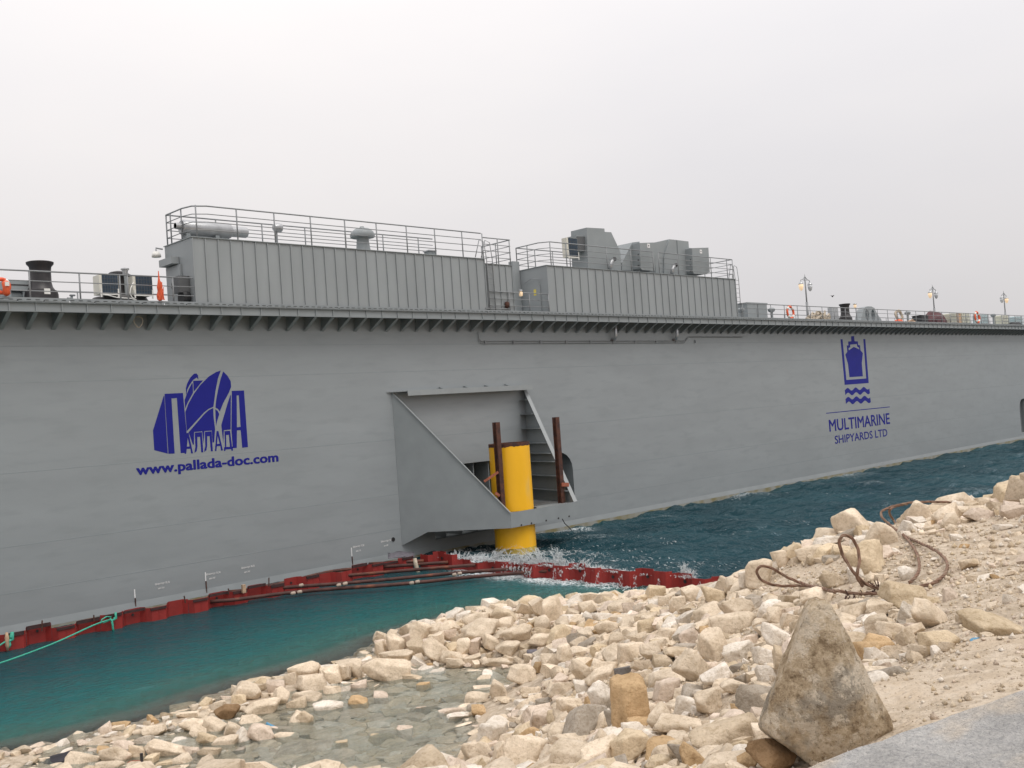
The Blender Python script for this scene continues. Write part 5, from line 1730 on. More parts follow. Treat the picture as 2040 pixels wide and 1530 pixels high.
# streaks of foam riding on the choppy water
C, Rr, St = [], [], []
cent = [(on_z(px, py, 0.0), s, n) for px, py, s, n in ((960, 1098, 1.2, 260), (1090, 1100, 1.6, 380), (1160, 1108, 1.4, 220), (1250, 1118, 1.6, 160), (1110, 1063, .7, 70), (1130, 1058, .6, 60), (1340, 1085, .5, 20), (1420, 996, .8, 50), (1405, 990, .5, 50), (860, 1100, .8, 90), (1500, 1010, .5, 10), (1600, 1040, .5, 12), (1730, 985, .8, 12), (1900, 930, 1.2, 14), (1380, 1125, 1.0, 70), (1180, 1085, .8, 25), (1290, 1075, .9, 22), (1480, 1060, .8, 16), (1620, 985, .9, 16))]
for p, s, n in cent:
    if p.x < WING_X + .2 or p.y > 39.4: p.x = max(p.x, WING_X + .5); p.y = min(p.y, 39.2)
    for k in range(n):
        C.append((max(p.x + rf.normal() * s * .6, WING_X + .1), min(p.y + rf.normal() * s, 39.5), 0)); Rr.append(.012 + .03 * rf.rand() ** 2); St.append((.05 * rf.normal(), .09 * rf.normal(), 0))
C = np.array(C)
C[:, 2] = sea_z(C[:, 0], C[:, 1]) + .015
o = droplets(C, np.array(Rr), 'foam_streaks', M['foam'], np.array(St))
props(o, 'white flecks of foam on the choppy water beyond the piling', kind='stuff')
# ------------------------------------------------------------------ rocks
def rock_material(name, from_attr):
    R = bpy.data.materials.new(name)
    R.use_nodes = True
    nt = R.node_tree
    b = nt.nodes['Principled BSDF']
    b.inputs['Roughness'].default_value = 0.95
    b.inputs['Specular IOR Level'].default_value = 0.15
    N, K = nt.nodes.new, nt.links.new
    if from_attr:
        c = N('ShaderNodeAttribute'); c.attribute_name = 'tone'; colour = c.outputs['Color']
        geo = N('ShaderNodeNewGeometry'); vec = geo.outputs['Position']
    else:
        c = N('ShaderNodeObjectInfo'); colour = c.outputs['Color']
        tc = N('ShaderNodeNewGeometry'); vec = tc.outputs['Position']
    n1 = N('ShaderNodeTexNoise'); n1.inputs['Scale'].default_value = 3.2; n1.inputs['Detail'].default_value = 8; n1.inputs['Roughness'].default_value = .62
    K(vec, n1.inputs['Vector'])
    r1 = N('ShaderNodeValToRGB')
    r1.color_ramp.elements[0].position = .32; r1.color_ramp.elements[0].color = (.80, .765, .71, 1)
    r1.color_ramp.elements[1].position = .68; r1.color_ramp.elements[1].color = (1.20, 1.19, 1.18, 1)
    K(n1.outputs['Fac'], r1.inputs['Fac'])
    mu = N('ShaderNodeMixRGB'); mu.blend_type = 'MULTIPLY'; mu.inputs['Fac'].default_value = 1
    K(colour, mu.inputs[1]); K(r1.outputs[0], mu.inputs[2])
    # speckled pits and lichen
    n2 = N('ShaderNodeTexNoise'); n2.inputs['Scale'].default_value = 22; n2.inputs['Detail'].default_value = 6; n2.inputs['Roughness'].default_value = .7
    K(vec, n2.inputs['Vector'])
    r2 = N('ShaderNodeValToRGB')
    r2.color_ramp.elements[0].position = .36; r2.color_ramp.elements[0].color = (.72, .68, .62, 1)
    r2.color_ramp.elements[1].position = .50; r2.color_ramp.elements[1].color = (1, 1, 1, 1)
    K(n2.outputs['Fac'], r2.inputs['Fac'])
    m2 = N('ShaderNodeMixRGB'); m2.blend_type = 'MULTIPLY'; m2.inputs['Fac'].default_value = .8
    K(mu.outputs[0], m2.inputs[1]); K(r2.outputs[0], m2.inputs[2])
    K(m2.outputs[0], b.inputs['Base Color'])
    n3 = N('ShaderNodeTexNoise'); n3.inputs['Scale'].default_value = 14; n3.inputs['Detail'].default_value = 10; n3.inputs['Roughness'].default_value = .65
    K(vec, n3.inputs['Vector'])
    bp = N('ShaderNodeBump'); bp.inputs['Strength'].default_value = .9; bp.inputs['Distance'].default_value = .05
    K(n3.outputs['Fac'], bp.inputs['Height']); K(bp.outputs[0], b.inputs['Normal'])
    return R


M['rock'] = rock_material('limestone', False)
M['rockfill'] = rock_material('limestone_rubble', True)
TONE = {'c': (.70, .60, .475), 'w': (.77, .71, .63), 't': (.60, .50, .375), 'o': (.56, .40, .235), 'b': (.28, .185, .105), 'g': (.40, .355, .30),
        'd': (.20, .19, .185), 'y': (.65, .54, .39), 'p': (.69, .585, .49)}
TONEWORD = {'c': 'cream', 'w': 'whitish', 't': 'tan', 'o': 'orange brown', 'b': 'dark brown', 'g': 'grey', 'd': 'dark grey', 'y': 'yellowish', 'p': 'pinkish'}


def rock_shape(seed, sub):
    """a broken limestone block: a ball cut back by a handful of flat faces, edges a little worn"""
    rs_ = np.random.RandomState(seed)
    bm = bmesh.new()
    bmesh.ops.create_icosphere(bm, subdivisions=sub, radius=1)
    npl = rs_.randint(7, 12)
    nrm = rs_.normal(size=(npl, 3))
    base = np.array([(1, .1, .1), (-1, .15, -.1), (.1, 1, 0), (0, -1, .15), (.1, .1, 1), (-.1, 0, -1)], float) + rs_.normal(size=(6, 3)) * .28
    nrm = np.concatenate([base, nrm]); nrm /= np.linalg.norm(nrm, axis=1)[:, None]
    dist = np.concatenate([.58 + .14 * rs_.rand(6), .62 + .32 * rs_.rand(npl)])
    co = np.array([v.co[:] for v in bm.verts])
    dots = co @ nrm.T
    cand = np.where(dots > .06, dist / np.maximum(dots, .06), 9.0)
    k = 52.0 if sub > 3 else 34.0
    rad = -np.log(np.exp(-k * np.minimum(cand, 2.5)).sum(1) + np.exp(-k * 1.5)) / k
    co = co * rad[:, None]
    for i in range(len(co)):
        p = Vector(co[i])
        d = noise.noise(p * 1.9 + Vector((seed, 0, 0))) * .07 + noise.noise(p * 5.2 + Vector((0, seed, 0))) * .028
        if sub > 2: d += noise.noise(p * 11 + Vector((0, 0, seed))) * .014 + noise.noise(p * 23 + Vector((0, 3, seed))) * .007
        co[i] = co[i] * (1 + d)
    co -= (co.max(0) + co.min(0)) / 2
    co /= (co.max(0) - co.min(0)) / 2
    fs = [[v.index for v in f.verts] for f in bm.faces]
    bm.free()
    return co, fs


VARIANTS = []
for i in range(26):
    co, fs = rock_shape(100 + i, 4)
    me = bpy.data.meshes.new('rock')
    me.from_pydata(co.tolist(), [], fs); me.update(); me.shade_smooth()
    me.materials.append(M['rock'])
    VARIANTS.append(me)


def block_shape(seed):
    """a small angular stone: a cube cut by planes, edges chipped"""
    rs_ = np.random.RandomState(seed)
    bm = bmesh.new()
    bmesh.ops.create_cube(bm, size=2)
    for v in bm.verts: v.co += Vector(rs_.normal(size=3) * .12)
    for _ in range(rs_.randint(5, 9)):
        n = rs_.normal(size=3); n /= np.linalg.norm(n)
        d = .72 + .38 * rs_.rand()
        g = bmesh.ops.bisect_plane(bm, geom=bm.verts[:] + bm.edges[:] + bm.faces[:], plane_co=Vector(n * d), plane_no=Vector(n), clear_outer=True)
        cut = [e for e in g['geom_cut'] if isinstance(e, bmesh.types.BMEdge)]
        if cut: bmesh.ops.contextual_create(bm, geom=cut)
    bmesh.ops.bevel(bm, geom=bm.edges[:], offset=.07, segments=1, affect='EDGES', clamp_overlap=True)
    bmesh.ops.triangulate(bm, faces=bm.faces[:])
    bmesh.ops.recalc_face_normals(bm, faces=bm.faces)
    bm.verts.ensure_lookup_table()
    co = np.array([v.co[:] for v in bm.verts])
    co += np.array([list(noise.noise_vector(Vector(c * 2.3) + Vector((seed, 0, 0)))) for c in co]) * .10
    co -= (co.max(0) + co.min(0)) / 2
    co /= (co.max(0) - co.min(0)) / 2
    fs = [[v.index for v in f.verts] for f in bm.faces]
    bm.free()
    return co, fs


LOWV = [block_shape(300 + i) for i in range(24)]
MIDV = [rock_shape(500 + i, 3) for i in range(16)]

heading = HEAD - math.pi / 2     # local Y looks away from the camera
rk = random.Random(77)
ROCKS = []                        # dicts: c (centre), half (3), tone, px, py, w, h


def zA(l): return [(600 + x / 3.138, 1180 + y / 3.138, w / 3.138, h / 3.138, r, t) for x, y, w, h, r, t in l]
def zB(l): return [(1180 + x / 3.29, 1170 + y / 3.29, w / 3.29, h / 3.29, r, t) for x, y, w, h, r, t in l]
def zC(l): return [(1440 + x / 3.4, 950 + y / 3.4, w / 3.4, h / 3.4, r, t) for x, y, w, h, r, t in l]
def zD(l): return [(x / 2.914, 1280 + y / 2.914, w / 2.914, h / 2.914, r, t) for x, y, w, h, r, t in l]
def zE(l): return [(740 + x / 2.684, 1040 + y / 2.684, w / 2.684, h / 2.684, r, t) for x, y, w, h, r, t in l]


HAND = []
HAND += zA([(190, 520, 115, 110, 10, 'c'), (270, 510, 80, 90, 0, 'c'), (340, 480, 90, 120, 10, 'c'), (355, 590, 115, 75, 5, 'p'), (265, 620, 75, 65, 0, 'w'), (540, 490, 320, 165, -18, 'c'),
            (690, 540, 150, 70, 0, 't'), (765, 598, 85, 65, 0, 'o'), (195, 625, 115, 80, 0, 'c'), (375, 650, 160, 45, 0, 't'), (365, 705, 165, 90, -12, 'o'), (500, 670, 90, 100, 0, 'p'), (60, 670, 125, 80, -10, 'c'), (30, 800, 105, 125, 0, 't'), (180, 725, 185, 105, 10, 'w'),
            (497, 355, 75, 95, 15, 'c'), (590, 325, 110, 130, 0, 'c'), (650, 310, 70, 100, 0, 'p'), (600, 400, 220, 75, 4, 'c'), (740, 245, 130, 110, -20, 'c'), (725, 340, 100, 120, 25, 't'), (835, 305, 115, 95, 0, 'c'), (830, 235, 100, 60, 0, 'c'), (925, 220, 150, 70, 10, 'c'),
            (865, 380, 255, 105, -42, 'c'), (930, 270, 85, 70, 0, 'p'), (1015, 345, 90, 110, 0, 'c'), (950, 410, 155, 85, -15, 'c'), (960, 450, 130, 70, -10, 'c'), (1100, 185, 190, 110, 0, 'c'), (1120, 235, 245, 130, 9, 'c'),
            (1260, 148, 190, 110, 15, 't'), (1090, 340, 70, 100, 0, 'p'), (1200, 320, 150, 85, -25, 'c'), (1285, 345, 155, 105, -15, 'c'), (1355, 260, 190, 105, 12, 'c'), (1270, 195, 115, 60, 5, 'c'), (1490, 105, 85, 135, 25, 'c'), (1405, 110, 125, 65, -20, 'c'), (1570, 110, 125, 160, 10, 'c'), (1685, 32, 150, 90, 0, 't'),
            (1800, 40, 125, 90, -10, 'c'), (1800, 100, 125, 85, 0, 'c'), (1510, 200, 100, 95, 0, 'c'), (1620, 270, 160, 125, 0, 'y'), (1490, 300, 130, 110, -20, 'c'), (1070, 418, 110, 45, 0, 'c'), (1230, 430, 190, 45, 0, 'c'),
            (1750, 500, 185, 115, -38, 'c'), (1650, 385, 110, 120, 0, 'c'), (1390, 520, 200, 125, -10, 'c'), (1235, 610, 115, 130, 10, 'c'), (1440, 615, 150, 65, 5, 'c'), (1140, 560, 100, 65, 0, 'c'), (1135, 615, 115, 50, 0, 'c'), (1090, 668, 190, 90, 10, 'c'),
            (1630, 605, 170, 95, 0, 'c'), (1790, 605, 185, 90, -10, 'w'), (1870, 655, 140, 185, 10, 'w'), (1690, 715, 195, 110, -8, 'c'), (945, 750, 170, 75, -5, 'p'), (985, 785, 150, 60, 0, 'w'), (1065, 725, 60, 60, 0, 'g'), (1110, 745, 88, 62, 0, 'o'), (800, 683, 80, 28, 0, 'o'), (880, 683, 45, 38, 0, 'o'),
            (1200, 875, 215, 130, 5, 'w'), (1440, 890, 160, 98, 0, 'o'), (500, 922, 190, 80, -8, 'y'), (650, 890, 98, 88, 0, 'p'), (245, 970, 105, 82, 0, 'y'), (380, 1052, 90, 58, -10, 'w'), (835, 1042, 245, 115, -16, 'w'), (1105, 1000, 195, 140, 5, 'c'), (1110, 1075, 160, 85, 0, 'c'), (1250, 1000, 115, 125, 0, 'c'), (1290, 925, 130, 85, 0, 'c'),
            (1510, 790, 155, 125, -10, 'p'), (1400, 1010, 270, 200, -8, 'c'), (1660, 1020, 280, 190, -10, 'c'), (1880, 1020, 290, 190, 8, 'c'), (1700, 930, 270, 90, 0, 'c'), (1520, 690, 110, 45, 0, 'g'), (1950, 420, 150, 110, 0, 'c'), (1760, 380, 160, 60, -20, 'c'), (1900, 480, 180, 110, 0, 'c'), (1560, 430, 120, 90, 0, 'c')])
HAND += zB([(245, 1060, 265, 225, 12, 'y'), (905, 955, 540, 215, 2, 't'), (1190, 1110, 310, 190, -20, 'b'), (660, 1130, 215, 150, -30, 'o'), (580, 1085, 110, 170, 25, 'g'), (455, 1150, 200, 90, -5, 'y'), (880, 1150, 320, 120, 0, 'c'), (930, 245, 310, 150, 6, 'c'), (805, 390, 190, 235, 25, 'c'), (960, 430, 205, 135, 5, 'w'),
            (680, 540, 270, 190, -40, 'c'), (820, 575, 245, 145, 5, 'w'), (490, 670, 145, 170, -15, 'p'), (765, 740, 210, 195, -15, 'c'), (605, 780, 170, 150, 0, 'w'), (450, 860, 175, 190, 10, 'c'), (55, 740, 155, 220, 15, 'w'), (1060, 735, 245, 240, -30, 'g'), (975, 812, 135, 80, -10, 'o'),
            (280, 430, 225, 150, 5, 'c'), (460, 500, 130, 92, 0, 't'), (320, 520, 135, 80, 0, 'c'), (340, 590, 150, 82, 8, 'c'), (210, 555, 135, 62, 5, 'd'), (1205, 330, 195, 170, -10, 'w'), (1140, 460, 185, 120, -20, 'w'), (1140, 570, 135, 120, 0, 'w'), (1040, 350, 125, 72, 5, 'p'), (950, 525, 105, 60, 0, 'g'),
            (365, 255, 135, 112, 0, 'y'), (160, 340, 112, 72, 0, 'c'), (300, 340, 112, 95, 0, 'c'), (620, 205, 130, 95, 15, 'w'), (470, 95, 85, 75, 0, 'c'), (560, 120, 112, 120, 0, 'c'), (310, 135, 82, 72, 0, 'w'), (240, 140, 92, 75, 0, 'p'), (740, 292, 75, 72, 0, 'o'), (805, 55, 165, 130, 0, 'y'), (960, 130, 235, 165, 22, 'c'),
            (1210, 190, 130, 120, -25, 'c'), (1290, 235, 110, 120, -20, 'c'), (1480, 60, 225, 112, -5, 'c'), (560, 410, 330, 80, 3, 'g'), (580, 435, 220, 70, -3, 't'), (390, 420, 150, 140, 20, 'c'), (640, 320, 140, 100, 10, 'p'), (500, 310, 180, 90, -5, 'c'), (950, 650, 230, 80, -8, 'c'), (850, 655, 130, 110, -15, 'c'), (100, 260, 170, 100, 0, 'c'), (420, 40, 130, 100, -10, 'y'), (660, 50, 130, 110, 20, 'c'), (170, 40, 120, 100, 0, 'c'), (50, 590, 200, 150, 0, 'c'),
            (60, 1060, 180, 230, -20, 'c'), (650, 1000, 120, 110, 10, 'c'), (560, 900, 330, 130, -15, 'c'), (90, 880, 120, 130, 0, 'c'), (380, 620, 110, 70, 0, 't'), (330, 1160, 120, 70, 0, 'p')])
HAND += zC([(765, 335, 180, 145, 8, 'c'), (885, 310, 112, 132, 0, 'c'), (1020, 290, 125, 78, -10, 'c'), (1060, 400, 220, 190, -15, 'c'), (985, 545, 290, 235, 22, 'y'), (720, 437, 215, 72, -4, 'w'), (1312, 205, 198, 88, -4, 'o'), (500, 510, 115, 112, -30, 'y'), (570, 452, 80, 100, 0, 'c'), (395, 562, 100, 122, 10, 'c'), (245, 660, 180, 190, 0, 'c'),
            (150, 715, 95, 150, 0, 'w'), (1220, 812, 295, 185, -8, 'y'), (1235, 932, 160, 150, -30, 'w'), (740, 700, 150, 100, 0, 't'), (1262, 350, 112, 92, -15, 'w'), (1270, 647, 150, 72, 0, 'w'), (1160, 242, 82, 42, 0, 'w'), (1470, 250, 170, 70, -10, 'c'), (1945, 120, 200, 150, 8, 'y'), (1710, 152, 90, 55, 0, 'w'), (850, 865, 190, 100, 8, 'c'), (1060, 900, 190, 120, 0, 'c'),
            (1050, 1005, 170, 160, 0, 'c'), (1830, 1012, 430, 165, -12, 'y'), (1780, 170, 120, 60, 0, 'c'), (1850, 200, 130, 60, 0, 'c'), (1640, 240, 120, 70, 0, 'c'), (1950, 240, 150, 90, 0, 'p'), (1570, 205, 110, 40, 0, 't'), (1460, 170, 110, 60, 0, 'c'), (1240, 390, 80, 50, 0, 'w'), (900, 660, 100, 100, 0, 'w'), (1150, 1030, 200, 130, 10, 'c'), (1230, 1090, 90, 130, 0, 'c'), (1010, 690, 90, 70, 0, 'c'), (1060, 690, 70, 60, 0, 'c'), (600, 570, 60, 60, 0, 't'), (500, 565, 100, 60, 0, 'c'), (960, 345, 90, 60, 0, 'w'), (330, 620, 90, 80, 0, 'w'), (1400, 850, 120, 70, -15, 'y'), (1540, 810, 90, 110, 0, 'p'), (1640, 950, 100, 80, 0, 'c'), (1580, 410, 80, 50, 0, 'w'), (1900, 340, 120, 40, 0, 'w'), (1130, 1180, 140, 70, 0, 'c'), (1330, 1180, 170, 90, 0, 'c')])
HAND += zD([(1772, 175, 185, 115, 8, 'c'), (1810, 245, 185, 110, 0, 'c'), (1690, 210, 90, 70, 0, 'c'), (1600, 255, 105, 72, 0, 'p'), (1430, 285, 175, 92, -20, 'c'), (1500, 262, 82, 38, 0, 't'), (1630, 320, 95, 115, 5, 'c'), (1390, 330, 82, 55, 0, 'y'), (1312, 402, 135, 112, -25, 'b'), (1515, 380, 205, 110, -8, 'c'), (1450, 465, 135, 78, -15, 'c'), (1772, 322, 185, 72, 0, 'c'), (1722, 365, 122, 82, 10, 't'), (1660, 555, 160, 75, -20, 'c'), (1752, 455, 150, 100, -18, 'c'),
            (1520, 545, 175, 125, -15, 'p'), (1240, 490, 155, 110, 0, 'c'), (1335, 525, 130, 110, 35, 'c'), (1122, 487, 142, 82, -12, 'c'), (1150, 535, 95, 72, -15, 'c'), (892, 512, 142, 66, 2, 'c'), (835, 572, 112, 62, 5, 'w'), (1090, 418, 132, 30, -3, 'c'), (1205, 572, 135, 82, -25, 'y'), (1310, 590, 155, 82, 5, 'c'), (1215, 648, 135, 75, -8, 't'), (980, 632, 305, 100, -18, 'c'), (800, 632, 95, 125, 30, 't'), (705, 605, 130, 78, 0, 'p'), (680, 655, 185, 112, -10, 'c'), (482, 690, 200, 88, -15, 'c'), (880, 690, 85, 75, 0, 'y'), (1060, 690, 130, 85, 0, 'c'), (1110, 642, 95, 72, 0, 'p'), (1400, 560, 100, 120, 20, 'w'), (1975, 612, 105, 72, 0, 'y'), (1385, 640, 80, 50, 0, 'g'), (960, 715, 120, 50, 0, 'y'), (640, 722, 160, 60, 0, 'c'), (320, 726, 150, 40, 0, 'c'),
            (1900, 195, 95, 90, 0, 'c'), (2000, 165, 80, 80, 0, 'c')])


def place_hand(px, py, w, h, rot, tone, hit=None):
    base = (px, py + h * .40)
    d = hit_terrain(*base)
    if d is None or d > 45: return
    g_ = at_depth(*base, d)
    if px > 1000 and py < 1260 and terrain(g_.x, g_.y) < -.1: return
    s = d / F
    W_, H_ = w * s, h * s
    # local half sizes: the silhouette of a rolled block is a little larger than the block
    k = abs(math.sin(math.radians(rot) * 2)) * .18
    half = (W_ / 2 * (1.05 - k * .3), max(.5 * (W_ + H_) / 2 * .9, .6 * H_ / 2), H_ / 2 * (1.08 - k * .3))
    c = at_depth(px, py, d + half[1] * .25)
    ROCKS.append(dict(c=c, half=half, roll=math.radians(-rot), yaw=heading + rk.uniform(-.25, .25) + (math.pi if rk.random() < .5 else 0), tone=tone, hand=True, rot=rot))
    if abs(math.cos(ROCKS[-1]['yaw'] - heading) + 1) < .2: ROCKS[-1]['roll'] *= -1


for r_ in HAND: place_hand(*r_)
NHAND = len(ROCKS)

# rubble between and around them, thrown by size over the bank
def poly_world(pix):
    out = []
    for px, py in pix:
        d = hit_terrain(px, py)
        p = at_depth(px, py, d if d else 24)
        out.append((p.x, p.y))
    return out


DIRT = poly_world([(1740, 1500), (1725, 1400), (1790, 1330), (1900, 1290), (1830, 1190), (1740, 1130), (1830, 1080), (1930, 1040), (2040, 1020), (2100, 1030), (2100, 1380)])
DIRT2 = poly_world([(1560, 1130), (1680, 1120), (1760, 1180), (1640, 1210), (1540, 1200)])
POOL = poly_world([(800, 1322), (1050, 1330), (1110, 1350), (1030, 1415), (985, 1450), (935, 1490)]) + [(12.4, 15.0), (11.5, 13.9), (9.0, 14.8), (7.4, 17.2), (8.2, 20.4)] + poly_world([(350, 1533), (480, 1502), (560, 1472), (640, 1438), (745, 1398), (810, 1362)])


SHELF = poly_world([(-60, 1545), (60, 1497), (200, 1457), (350, 1422), (450, 1380), (550, 1347), (735, 1305), (825, 1303), (835, 1345), (745, 1398), (640, 1438), (560, 1472), (480, 1502), (350, 1533), (200, 1565)])


def inside(p, poly):
    x, y = p
    r = False
    for i in range(len(poly)):
        (x1, y1), (x2, y2) = poly[i], poly[i - 1]
        if (y1 > y) != (y2 > y) and x < (x2 - x1) * (y - y1) / (y2 - y1) + x1: r = not r
    return r


cell = {}


def near_free(x, y, r, f):
    for i in range(int(x) - 1, int(x) + 2):
        for j in range(int(y) - 1, int(y) + 2):
            for (a, b, c) in cell.get((i, j), ()):
                if (a - x) ** 2 + (b - y) ** 2 < ((r + c) * f) ** 2: return False
    return True


def put(x, y, r): cell.setdefault((int(x), int(y)), []).append((x, y, r))


for r_ in ROCKS: put(r_['c'].x, r_['c'].y, (r_['half'][0] + r_['half'][1]) / 2)
tones = ['c'] * 15 + ['w'] * 5 + ['t'] * 3 + ['p'] * 4 + ['y'] * 2 + ['o'] + ['g']
HP = np.array([[*project(r_['c']), r_['half'][0], r_['half'][2]] for r_ in ROCKS])
HPX, HPY, HPD = HP[:, 0], HP[:, 1], HP[:, 2]
HPW, HPH = HP[:, 3] * F / HP[:, 2], HP[:, 4] * F / HP[:, 2]
ROPE_PIX = [(1440 + x / 3.4, 950 + y / 3.4) for x, y in ((1075, 790), (860, 785), (700, 765), (560, 730), (450, 700), (350, 640), (250, 640), (330, 735), (980, 735), (915, 680), (860, 615), (1170, 762), (1280, 752), (1360, 742), (1440, 715), (1510, 660), (1528, 600), (1500, 540), (1430, 490), (1330, 445), (1230, 400), (1150, 340), (1265, 715), (1310, 680), (1335, 620), (1325, 540), (1285, 460))]


def hides_landmark(x, y, z, r):
    u, v, d = project((x, y, z + r * .3))
    if d < 1: return True
    w = r * F / d
    near = (HPD > d + .05) & (np.abs(HPX - u) < HPW * .85 + w * .55) & (np.abs(HPY - v) < HPH * .75 + w * .5)
    if near.any(): return True
    if d < 5.9 and abs(u - 1640) < 125 + w and 1180 < v and v < 1500: return True
    if 1090 < u < 1482 and v - w * .75 < 1172 and d > 22: return True
    for a, b in ROPE_PIX:
        if abs(a - u) < w * .9 + 14 and abs(b - v) < w * .7 + 12: return True
    return False

for size, tries, f in ((.34, 1500, .80), (.25, 5000, .74), (.18, 10000, .68), (.125, 18000, .62), (.085, 34000, .58), (.055, 30000, .56)):
    X = np.array([rk.uniform(-9, 40) for _ in range(tries)]); Y = np.array([rk.uniform(2.2, 28) for _ in range(tries)])
    Z = terrain_np(X, Y)
    for x, y, z in zip(X, Y, Z):
        dist = math.hypot(x, y)
        if z < -.75 or y < 2.9 - .17 * (x - 3.9) or dist < 3.4: continue
        if size > .3 and dist < 15: continue
        if size > .2 and dist < 9.5: continue
        if size > .15 and dist < 6.5: continue
        if size < .06 and dist > 17: continue
        dirt = inside((x, y), DIRT) or (x > 22 and y < 7.5) or (x > 8 and y < 4 + (x - 8) * .12) or inside((x, y), DIRT2)
        if dirt and rk.random() > (.0 if size > .15 else .015 if size > .1 else .05): continue
        if inside((x, y), POOL): continue
        if inside((x, y), SHELF) and (size > .27 or rk.random() < .86): continue
        r = size * rk.uniform(.75, 1.25)
        if size > .2 and z < .45 and x < 17.5 and y > 18 and rk.random() < .6: continue
        if not near_free(x, y, r, f): continue
        if size > .07 and hides_landmark(x, y, z, r): continue
        put(x, y, r)
        fl_ = z < -.05
        a, b_, c_ = r * rk.uniform(.8, 1.35), r * rk.uniform(.7, 1.05), r * (rk.uniform(.28, .42) if fl_ else rk.uniform(.45, .85))
        zc_ = z + c_ * (.2 if fl_ else rk.uniform(.2, .55))
        ROCKS.append(dict(c=Vector((x, y, zc_)), half=(a, b_, c_), roll=rk.uniform(-.5, .5) * (.35 if fl_ else 1), yaw=rk.uniform(0, 6.28), tone=rk.choice(tones), hand=False, rot=0))
# flat stones on the floor of the shallow pool and along the water line
for size, tries, f in ((.36, 2600, .62), (.25, 7000, .55), (.16, 13000, .5), (.10, 16000, .5)):
    for _ in range(tries):
        x, y = rk.uniform(4, 22), rk.uniform(12, 28)
        if not inside((x, y), POOL) and not inside((x, y), SHELF): continue
        r = size * rk.uniform(.75, 1.25)
        if not near_free(x, y, r, f): continue
        put(x, y, r)
        z = terrain(x, y)
        a, b_, c_ = r * rk.uniform(.9, 1.4), r * rk.uniform(.7, 1.0), r * rk.uniform(.22, .34)
        zc_ = z + c_ * .35
        if rk.random() < (.95 if size > .2 else .80): zc_ = min(zc_, -.012 - c_ * .95)
        ROCKS.append(dict(c=Vector((x, y, zc_)), half=(a, b_, c_), roll=rk.uniform(-.12, .12), yaw=rk.uniform(0, 6.28), tone=rk.choice('cccwwtp'), hand=False, rot=0, flat=True))

# the rocks that show largest become things of their own
for r_ in ROCKS:
    u, v, d = project(r_['c'])
    s = F / d if d > 0 else 0
    r_['px'], r_['py'], r_['d'] = u, v, d
    a = r_['half']
    r_['size'] = s * (a[0] + a[2]) if d > 0 and -20 < u < 2060 and 900 < v < 1545 else 0
    if r_['c'].z + a[2] < -.02: r_['size'] = 0
    if r_['hand']: r_['size'] *= 1.25
order = sorted(range(len(ROCKS)), key=lambda i: -ROCKS[i]['size'])
OWN = set(i for i in order[:268] if ROCKS[i]['size'] > 0)

# two landmark boulders, shaped one by one
def carve(name, label, cpx, w, h, d, planes, tone, seed, material, sub=5, depth=None, yaw=0.0):
    """boulder cut by flat faces: planes in local (right, away, up), distance as a share of the half sizes"""
    bm = bmesh.new()
    bmesh.ops.create_icosphere(bm, subdivisions=sub, radius=1)
    co = np.array([v.co[:] for v in bm.verts])
    nrm = np.array([p[0] for p in planes], float); nrm /= np.linalg.norm(nrm, axis=1)[:, None]
    dist = np.array([p[1] for p in planes])
    dots = co @ nrm.T
    cand = np.where(dots > .05, dist / np.maximum(dots, .05), 9.0)
    k = 42.0
    rad = -np.log(np.exp(-k * np.minimum(cand, 3)).sum(1)) / k
    co = co * rad[:, None]
    for i in range(len(co)):
        p = Vector(co[i])
        co[i] *= 1 + noise.noise(p * 2.0 + Vector((seed, 0, 0))) * .06 + noise.noise(p * 5 + Vector((0, seed, 0))) * .035 + noise.noise(p * 12 + Vector((0, 0, seed))) * .016 + noise.noise(p * 26 + Vector((0, 0, seed))) * .007
    co -= (co.max(0) + co.min(0)) / 2
    co /= (co.max(0) - co.min(0)) / 2
    s = d / F
    half = np.array([w * s / 2, (depth or (w + h) / 2 * .75) * s / 2, h * s / 2])
    co = co * half
    for i, v in enumerate(bm.verts): v.co = Vector(co[i])
    me = bpy.data.meshes.new(name); bm.to_mesh(me); bm.free(); me.shade_smooth(); me.materials.append(material)
    o = bpy.data.objects.new(name, me); COL.objects.link(o)
    o.location = at_depth(cpx[0], cpx[1], d + half[1] * .3)
    o.rotation_euler = (0, -ROLL * 0.0, heading + yaw)
    o.color = (*TONE[tone], 1)
    props(o, label, 'boulder')
    return o


